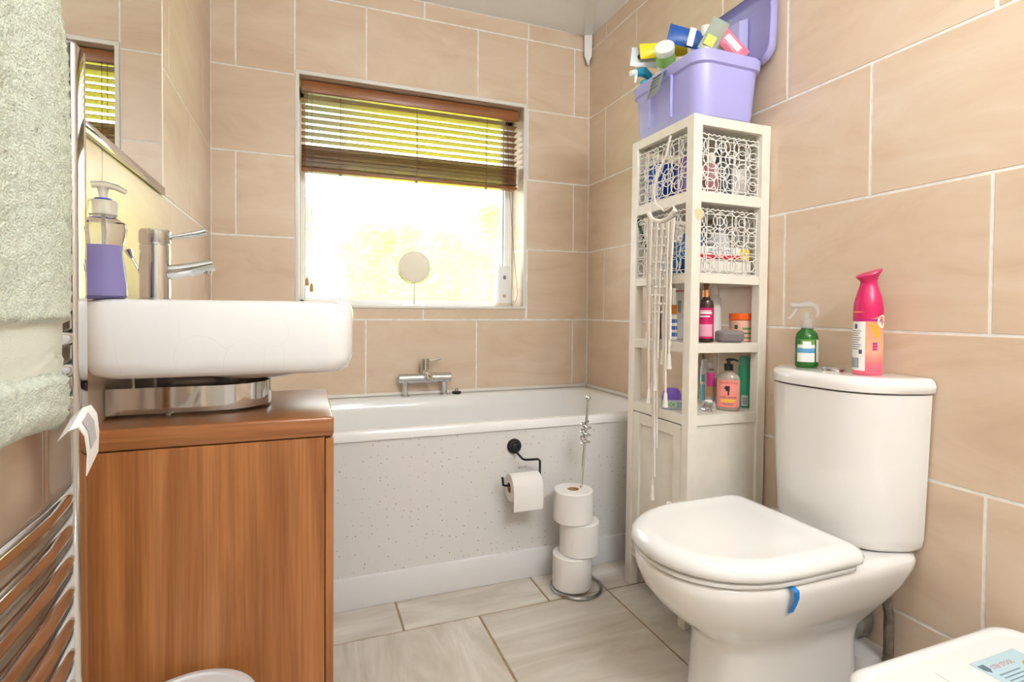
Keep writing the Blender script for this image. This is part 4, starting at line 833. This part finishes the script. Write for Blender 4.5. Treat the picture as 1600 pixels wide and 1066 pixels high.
obj('wrapper', pouch(.026, .080, .009), mat('bright_yellow_foil', '#f2d31c', .35), o, world=False)
obj('printed_oval', G().lathe([(.013, -.0118), (.013, -.0098)], 20, (0, 0, .02), axis='y'), mat('orange_print', '#e08a22', .5), o, world=False)
o = put('clear_sleeve', 'pale translucent plastic sleeve poking out beneath the yellow pack', 'packet', 0, 0, 0); face(o, 1020, 92, 1.108, -6)
obj('wrapper', pouch(.032, .075, .003), mat('pale_grey_film', '#c6cdd3', .25), o, world=False)
obj('sleeve_print', G().lathe([(.009, -.0048), (.009, -.004)], 16, (0, 0, -.045), axis='y'), mat('navy_print', '#3b4766', .5), o, world=False)
o = put('clear_bottle', 'clear plastic bottle with white cap at the back of the lilac box', 'bottle', 0, 0, 0); o.location = atX(1103, 42, 1.215)-Vector((0, 0, .165))
obj('bottle_body', G().lathe([(.02, 0), (.023, .004), (.023, .11), (.013, .13)], 20), mat('milky_clear_plastic', '#dfe0dc', .2, 0, .3), o, world=False)
obj('cap', G().lathe([(.0195, .13), (.0195, .162), (.017, .165)], 20), mat('ribbed_cream_cap', '#e6e2d8', .4), o, world=False)
o = put('clear_pouch', 'see-through pouch with yellow and green print in the lilac box', 'packet', 0, 0, 0); face(o, 1115, 56, 1.172, 62)
obj('wrapper', pouch(.028, .055, .005), mat('see_through_film', '#c3cdbd', .12, 0, .5), o, world=False)
obj('green_print', G().box(-.018, .012, -.0078, -.0058, -.04, -.005), mat('lime_print', '#cfd35a', .5), o, world=False)
o = put('pink_packet', 'coral pink soft packet at the lid side of the lilac box', 'packet', 0, 0, 0); face(o, 1143, 70, 1.235, -48)
obj('wrapper', pouch(.028, .055, .010), mat('coral_pink_foil', '#ee7f96', .35), o, world=False)
obj('white_stripe', G().box(-.010, .010, -.0128, -.0108, -.03, .03), M_LABEL, o, world=False)
o = put('white_bottle', 'white round-shouldered bottle under the lid of the lilac box', 'bottle', 0, 0, 0); o.location = atX(1128, 46, 1.24)-Vector((0, 0, .14))
obj('bottle_body', G().lathe([(.018, 0), (.02, .004), (.02, .10), (.012, .118)], 20), M_WHITEP, o, world=False)
obj('cap', G().lathe([(.0125, .118), (.0125, .138), (.01, .14)], 16), M_WHITEP, o, world=False)

# ------------------------------------------------------------------ wire baskets
def wire_panel(w, h, seed, r=.0015):
    g = G(); rnd = random.Random(seed); R = .030
    n = 18
    nx, nz = max(2, round(w/.044)), max(2, round(h/.044))
    for i in range(nx):
        for k in range(nz):
            cx = R+(w-2*R)*(i/(nx-1))+rnd.uniform(-.004, .004); cz = R+(h-2*R)*(k/(nz-1))+rnd.uniform(-.004, .004); rr = R*rnd.uniform(.78, 1.08)
            g.tube([(min(w, max(0, cx+rr*math.cos(2*math.pi*j/n))), rnd.uniform(-.0005, .0005)+.0012*math.sin(j), min(h, max(0, cz+rr*math.sin(2*math.pi*j/n)))) for j in range(n)], r, 4, True)
            if (i+k) % 2: g.tube([(min(w, max(0, cx+rr*.5*math.cos(2*math.pi*j/12))), .001, min(h, max(0, cz+rr*.5*math.sin(2*math.pi*j/12)))) for j in range(12)], r, 4, True)
    for i in range(nx*2-1):
        x = w*(i+.5)/(nx*2-1)
        if i % 2 == 0: g.tube([(x, 0, 0), (x+rnd.uniform(-.003, .003), 0, h/2), (x, 0, h)], r, 4)
    for k in range(nz*2-1):
        z = h*(k+.5)/(nz*2-1)
        if k % 2 == 0: g.tube([(0, 0, z), (w/2, 0, z+rnd.uniform(-.003, .003)), (w, 0, z)], r, 4)
    return g
def wavy(p0, p1, n, amp, r):
    p0, p1 = Vector(p0), Vector(p1); pts = []
    for i in range(n*4+1):
        t = i/(n*4); p_ = p0.lerp(p1, t); pts.append((p_.x, p_.y, p_.z+amp*math.sin(t*n*2*math.pi)))
    return G().tube(pts, r, 5)
def basket(label, z0, z1, seed):
    o = thing('wire_basket', label, 'basket', T(.006, .014, z0+.0008), ry=TL, group='white wire baskets in the shelf tower')
    w_, d_, h_ = .262, .282, z1-z0
    specs = [(wire_panel(w_, h_, seed), lambda p_: (p_.x, p_.y+.002, p_.z)), (wire_panel(w_, h_, seed+1), lambda p_: (p_.x, d_-p_.y, p_.z)),
             (wire_panel(d_, h_, seed+2), lambda p_: (p_.y+.002, p_.x, p_.z)), (wire_panel(d_, h_, seed+3), lambda p_: (w_-p_.y, p_.x, p_.z))]
    for g, fn in specs: obj('wire_panel', g.map(fn), M_WIRE, o, world=False, ang=80)
    g = G(); c = [(.001, .001), (w_-.001, .001), (w_-.001, d_-.001), (.001, d_-.001)]
    for z in (.002, h_):
        for a, b in zip(c, c[1:]+c[:1]): q_ = wavy((*a, z), (*b, z), 14, .0022 if z > .01 else .0008, .002); g.add(q_.v, q_.f)
    for a in c: q_ = wavy((*a, .002), (*a, h_), 2, 0, .002); g.add(q_.v, q_.f)
    obj('rim_wire', g, M_WIRE, o, world=False, ang=80)
    obj('base_mesh', wire_panel(w_, d_, seed+5).map(lambda p_: (p_.x, p_.z, .0025+abs(p_.y))), M_WIRE, o, world=False, ang=80)
    return o
basket('white looped wire basket in the upper shelf of the tower', 1.292, 1.464, 10)
basket('white looped wire basket in the shelf below the upper basket', 1.050, 1.243, 30)
def tcont(name, label, cat, x, y, z, rx=0, ry=0, rz=0):
    o_ = thing(name, label, cat, T(x, y, z)); o_.rotation_euler = (rx, ry, rz); return o_
zb = 1.2985
o = tcont('small_carton', 'dark blue carton inside the upper wire basket', 'carton', .055, .225, zb)
obj('carton', G().box(-.03, .03, -.035, .035, 0, .125, .001, 1), mat('royal_blue_card', '#1d4fb4', .5), o, world=False, smooth=False)
obj('carton_panel', G().box(-.0306, -.030, -.025, .025, .02, .06), M_LABEL, o, world=False, smooth=False)
def rlat(prof, m, o_, name='bottle_body', **k): return obj(name, G().lathe(prof, 20, **k), m, o_, world=False)
o = tcont('hair_bottle', 'purple bottle inside the upper wire basket', 'bottle', .06, .12, zb)
rlat([(.021, 0), (.024, .004), (.024, .10), (.012, .12), (.012, .128)], mat('plum_plastic', '#7d5a9e', .35), o); rlat([(.0125, .128), (.013, .13), (.012, .145)], M_GREY, o, 'cap')
o = tcont('hair_bottle', 'dark grey bottle inside the upper wire basket', 'bottle', .17, .075, zb)
rlat([(.026, 0), (.03, .004), (.03, .11), (.014, .13)], mat('dark_slate_plastic', '#4a4f55', .4), o); rlat([(.0145, .13), (.014, .15)], M_BLACKP, o, 'cap')
o = tcont('hair_bottle', 'dusty pink bottle inside the upper wire basket', 'bottle', .115, .06, zb)
rlat([(.02, 0), (.0225, .004), (.0225, .085), (.012, .1)], mat('dusty_pink_plastic', '#b9838a', .4), o); rlat([(.0125, .1), (.012, .12)], M_WHITEP, o, 'cap')
o = tcont('hair_bottle', 'teal bottle inside the upper wire basket', 'bottle', .115, .14, zb)
rlat([(.02, 0), (.0235, .004), (.0235, .115), (.012, .13)], mat('muted_teal_plastic', '#5e8a8c', .4), o); rlat([(.0125, .13), (.012, .148)], M_GREY, o, 'cap')
o = tcont('cotton_pad_bag', 'white bag of cotton pads inside the upper wire basket', 'packet', .215, .06, zb)
obj('bag', pouch(.03, .045, .022).map(lambda p_: (p_.x, p_.y, p_.z+.046)), M_PAPER, o, world=False)
obj('bag_tie', G().lathe([(.006, .085), (.004, .091), (.008, .1)], 10), M_WHITEP, o, world=False)
zb = 1.0565
o = tcont('toothpaste_carton', 'white toothpaste carton with red stripe inside the lower wire basket', 'carton', .14, .040, zb+.04)
obj('carton', G().box(-.095, .095, -.018, .018, 0, .04, .001, 1), M_LABEL, o, world=False, smooth=False)
obj('red_stripe', G().box(-.0955, .06, -.0186, -.018, .003, .015), mat('carmine_print', '#c8283c', .5), o, world=False, smooth=False)
obj('yellow_end', G().box(.06, .0955, -.0187, -.018, .003, .036), mat('sunny_yellow_print', '#eccb2e', .5), o, world=False, smooth=False)
q = text_geo('SENSODYNE', .017); q.map(lambda p_: (p_.x-.015, -.0187, p_.y+.027)); obj('carton_lettering', q, mat('indigo_print', '#2a3068', .5), o, world=False)
o = tcont('folded_carton', 'plain white carton under the toothpaste in the lower wire basket', 'carton', .14, .048, zb)
obj('carton', G().box(-.105, .105, -.025, .025, 0, .039, .001, 1), mat('off_white_card', '#e3ded4', .6), o, world=False, smooth=False)
obj('end_flap', G().box(.1052, .1065, -.022, .022, .002, .037), M_LABEL, o, world=False, smooth=False)
o = tcont('mouthwash_bottle', 'blue mouthwash bottle inside the lower wire basket', 'bottle', .10, .12, zb)
rlat([(.03, 0), (.034, .004), (.034, .12), (.016, .145)], mat('clear_blue_plastic', '#3b7cc0', .2), o); rlat([(.0165, .145), (.016, .17)], M_WHITEP, o, 'cap')
o = tcont('small_carton', 'bright blue carton beside the mouthwash in the lower wire basket', 'carton', .05, .16, zb)
obj('carton', G().box(-.02, .02, -.045, .03, 0, .10, .001, 1), mat('cyan_blue_card', '#2f7fc0', .5), o, world=False, smooth=False)
obj('carton_panel', G().box(-.0206, -.02, -.04, .0, .06, .09), mat('lemon_print', '#e8cf4a', .5), o, world=False, smooth=False)
o = tcont('white_bottle', 'white bottle inside the lower wire basket', 'bottle', .2, .11, zb)
rlat([(.027, 0), (.03, .004), (.03, .12), (.015, .14)], M_WHITEP, o); rlat([(.0155, .14), (.015, .165)], M_GREY, o, 'cap')
o = tcont('green_toothbrush', 'dark green toothbrush handle sticking through the lower wire basket', 'toothbrush', .012, .262, 1.185, rx=-.45)
obj('handle', G().tube([(0, 0, -.11), (0, 0, -.03), (0, 0, .03), (-.002, 0, .062)], [.003, .004, .0045, .0055], 8), mat('bottle_green_plastic', '#2f5346', .35), o, world=False)
obj('head', G().lathe([(.004, .06), (.0085, .064), (.0085, .074), (.004, .077)], 14, (-.002, 0, 0)), mat('dark_bottle_green', '#2a443c', .4), o, world=False)

# ------------------------------------------------------------------ macrame hanging
ma = thing('macrame_hanging', 'off-white knotted macrame hanging with tassels on the shelf tower', 'wall hanging', T(-.006, .13, 1.2))
XM = TX0+.004
def mp(u, v, dx=0): p_ = atX(u, v, XM+.008-dx); return p_
hang = [mp(*q_, dx=.012) for q_ in ((1048, 212), (1042, 240), (1030, 268), (1022, 295), (1016, 325), (1018, 338))]
hang2 = [mp(*q_, dx=.016) for q_ in ((1048, 212), (1040, 246), (1026, 272), (1021, 300), (1024, 318), (1038, 330), (1052, 322), (1056, 330))]
obj('hanging_loop', G().tube(hang, .0032, 7).tube(hang2, .0032, 7), M_COTTON, ma)
arc = [mp(*q_, dx=.020) for q_ in ((1013, 333), (1020, 344), (1033, 347), (1046, 341), (1055, 328))]
obj('wrapped_bar', G().tube(arc, .0072, 10), M_COTTON, ma)
rnd = random.Random(11)
for k in range(15):
    t = k/14; u0 = 1013+41*t; v0 = 340+9*math.sin(math.pi*t)
    ln = [520, 600, 610, 600, 760, 745, 700, 590, 560, 548, 600, 615, 540, 555, 530][k]
    uc = 1010+38*t+rnd.uniform(-3, 3); d_ = .018+.004*(k % 3)
    pts = [mp(u0, v0, d_), mp(u0*.5+uc*.5+rnd.uniform(-1, 1), v0+60, d_), mp(uc, v0+.55*(ln-v0), d_), mp(uc+rnd.uniform(-2, 2), ln, d_)]
    sd = obj('cord', G().tube(bez(*pts, n=14), [.0033+.0005*math.sin(i*2.2) for i in range(15)], 6), M_COTTON, ma)
    if k in (0, 2, 3, 4, 7, 9, 11, 13):
        e = pts[-1]; obj('tassel', G().lathe([(.002, .006), (.005, 0), (.0062, -.02), (.0085, -.042), (.006, -.044)], 8, e), M_COTTON, sd)
g = G()
for r_ in range(11):                                                  # knotted centre braid
    for c_ in (-1, 0, 1):
        p_ = mp(1031-.35*r_+c_*7+(3.5 if r_ % 2 else 0), 358+r_*13, .026); g.ball(p_, .0052, 7, .9)
obj('knotted_braid', g, M_COTTON, ma)

# ------------------------------------------------------------------ garden beyond the glass
def shrub(name, label, loc, rx, ry_, rz_h, colr, seed):
    rnd = random.Random(seed); g = G(); n, m_ = 40, 24; L = []
    ph = [rnd.uniform(0, 6.28) for _ in range(8)]
    for i in range(m_+1):
        th_ = math.pi*i/m_; ring = []
        for j in range(n):
            a = 2*math.pi*j/n; k_ = 1+.10*math.sin(5*a+ph[0]+3*th_)+.08*math.sin(9*a+ph[1])*math.sin(7*th_+ph[2])+.06*math.sin(15*a+ph[3]+11*th_)
            s_ = max(.01, math.sin(th_)); ring.append((rx*s_*math.cos(a)*k_, ry_*s_*math.sin(a)*k_, rz_h-rz_h*math.cos(th_)*k_))
        L.append(ring)
    o_ = thing(name, label, 'shrub', loc); obj('foliage', g.loft(L), mat('leaf_'+colr[1:], colr, .8, var=.35, vscale=6, bump=1, bscale=14), o_, world=False, ang=80)
    obj('trunk', G().tube([(0, 0, 0), (0, 0, rz_h)], .12, 8), mat('bark', '#5a4632', .9), o_, world=False)
g = G().box(-14, 18, 3.2, 30, -2.9, -2.7); lawn = obj('lawn', g, mat('grass_green', '#8fae3c', .9, var=.3, vscale=3)); lawn['kind'] = 'structure'
shrub('garden_tree', 'yellow-green tree seen blurred through the window pane', (4.2, 12.5, -2.7), 2.4, 2.0, 2.95, '#ccd05a', 1)
shrub('garden_tree', 'lower lime green bush seen blurred through the lower window', (1.3, 8.2, -2.7), 2.2, 1.0, 2.32, '#d6d64a', 2)
shrub('garden_tree', 'grey-green shrub seen blurred at the window beside the pull cords', (-.1, 5.6, -2.7), .55, .6, 2.25, '#8d9c78', 3)
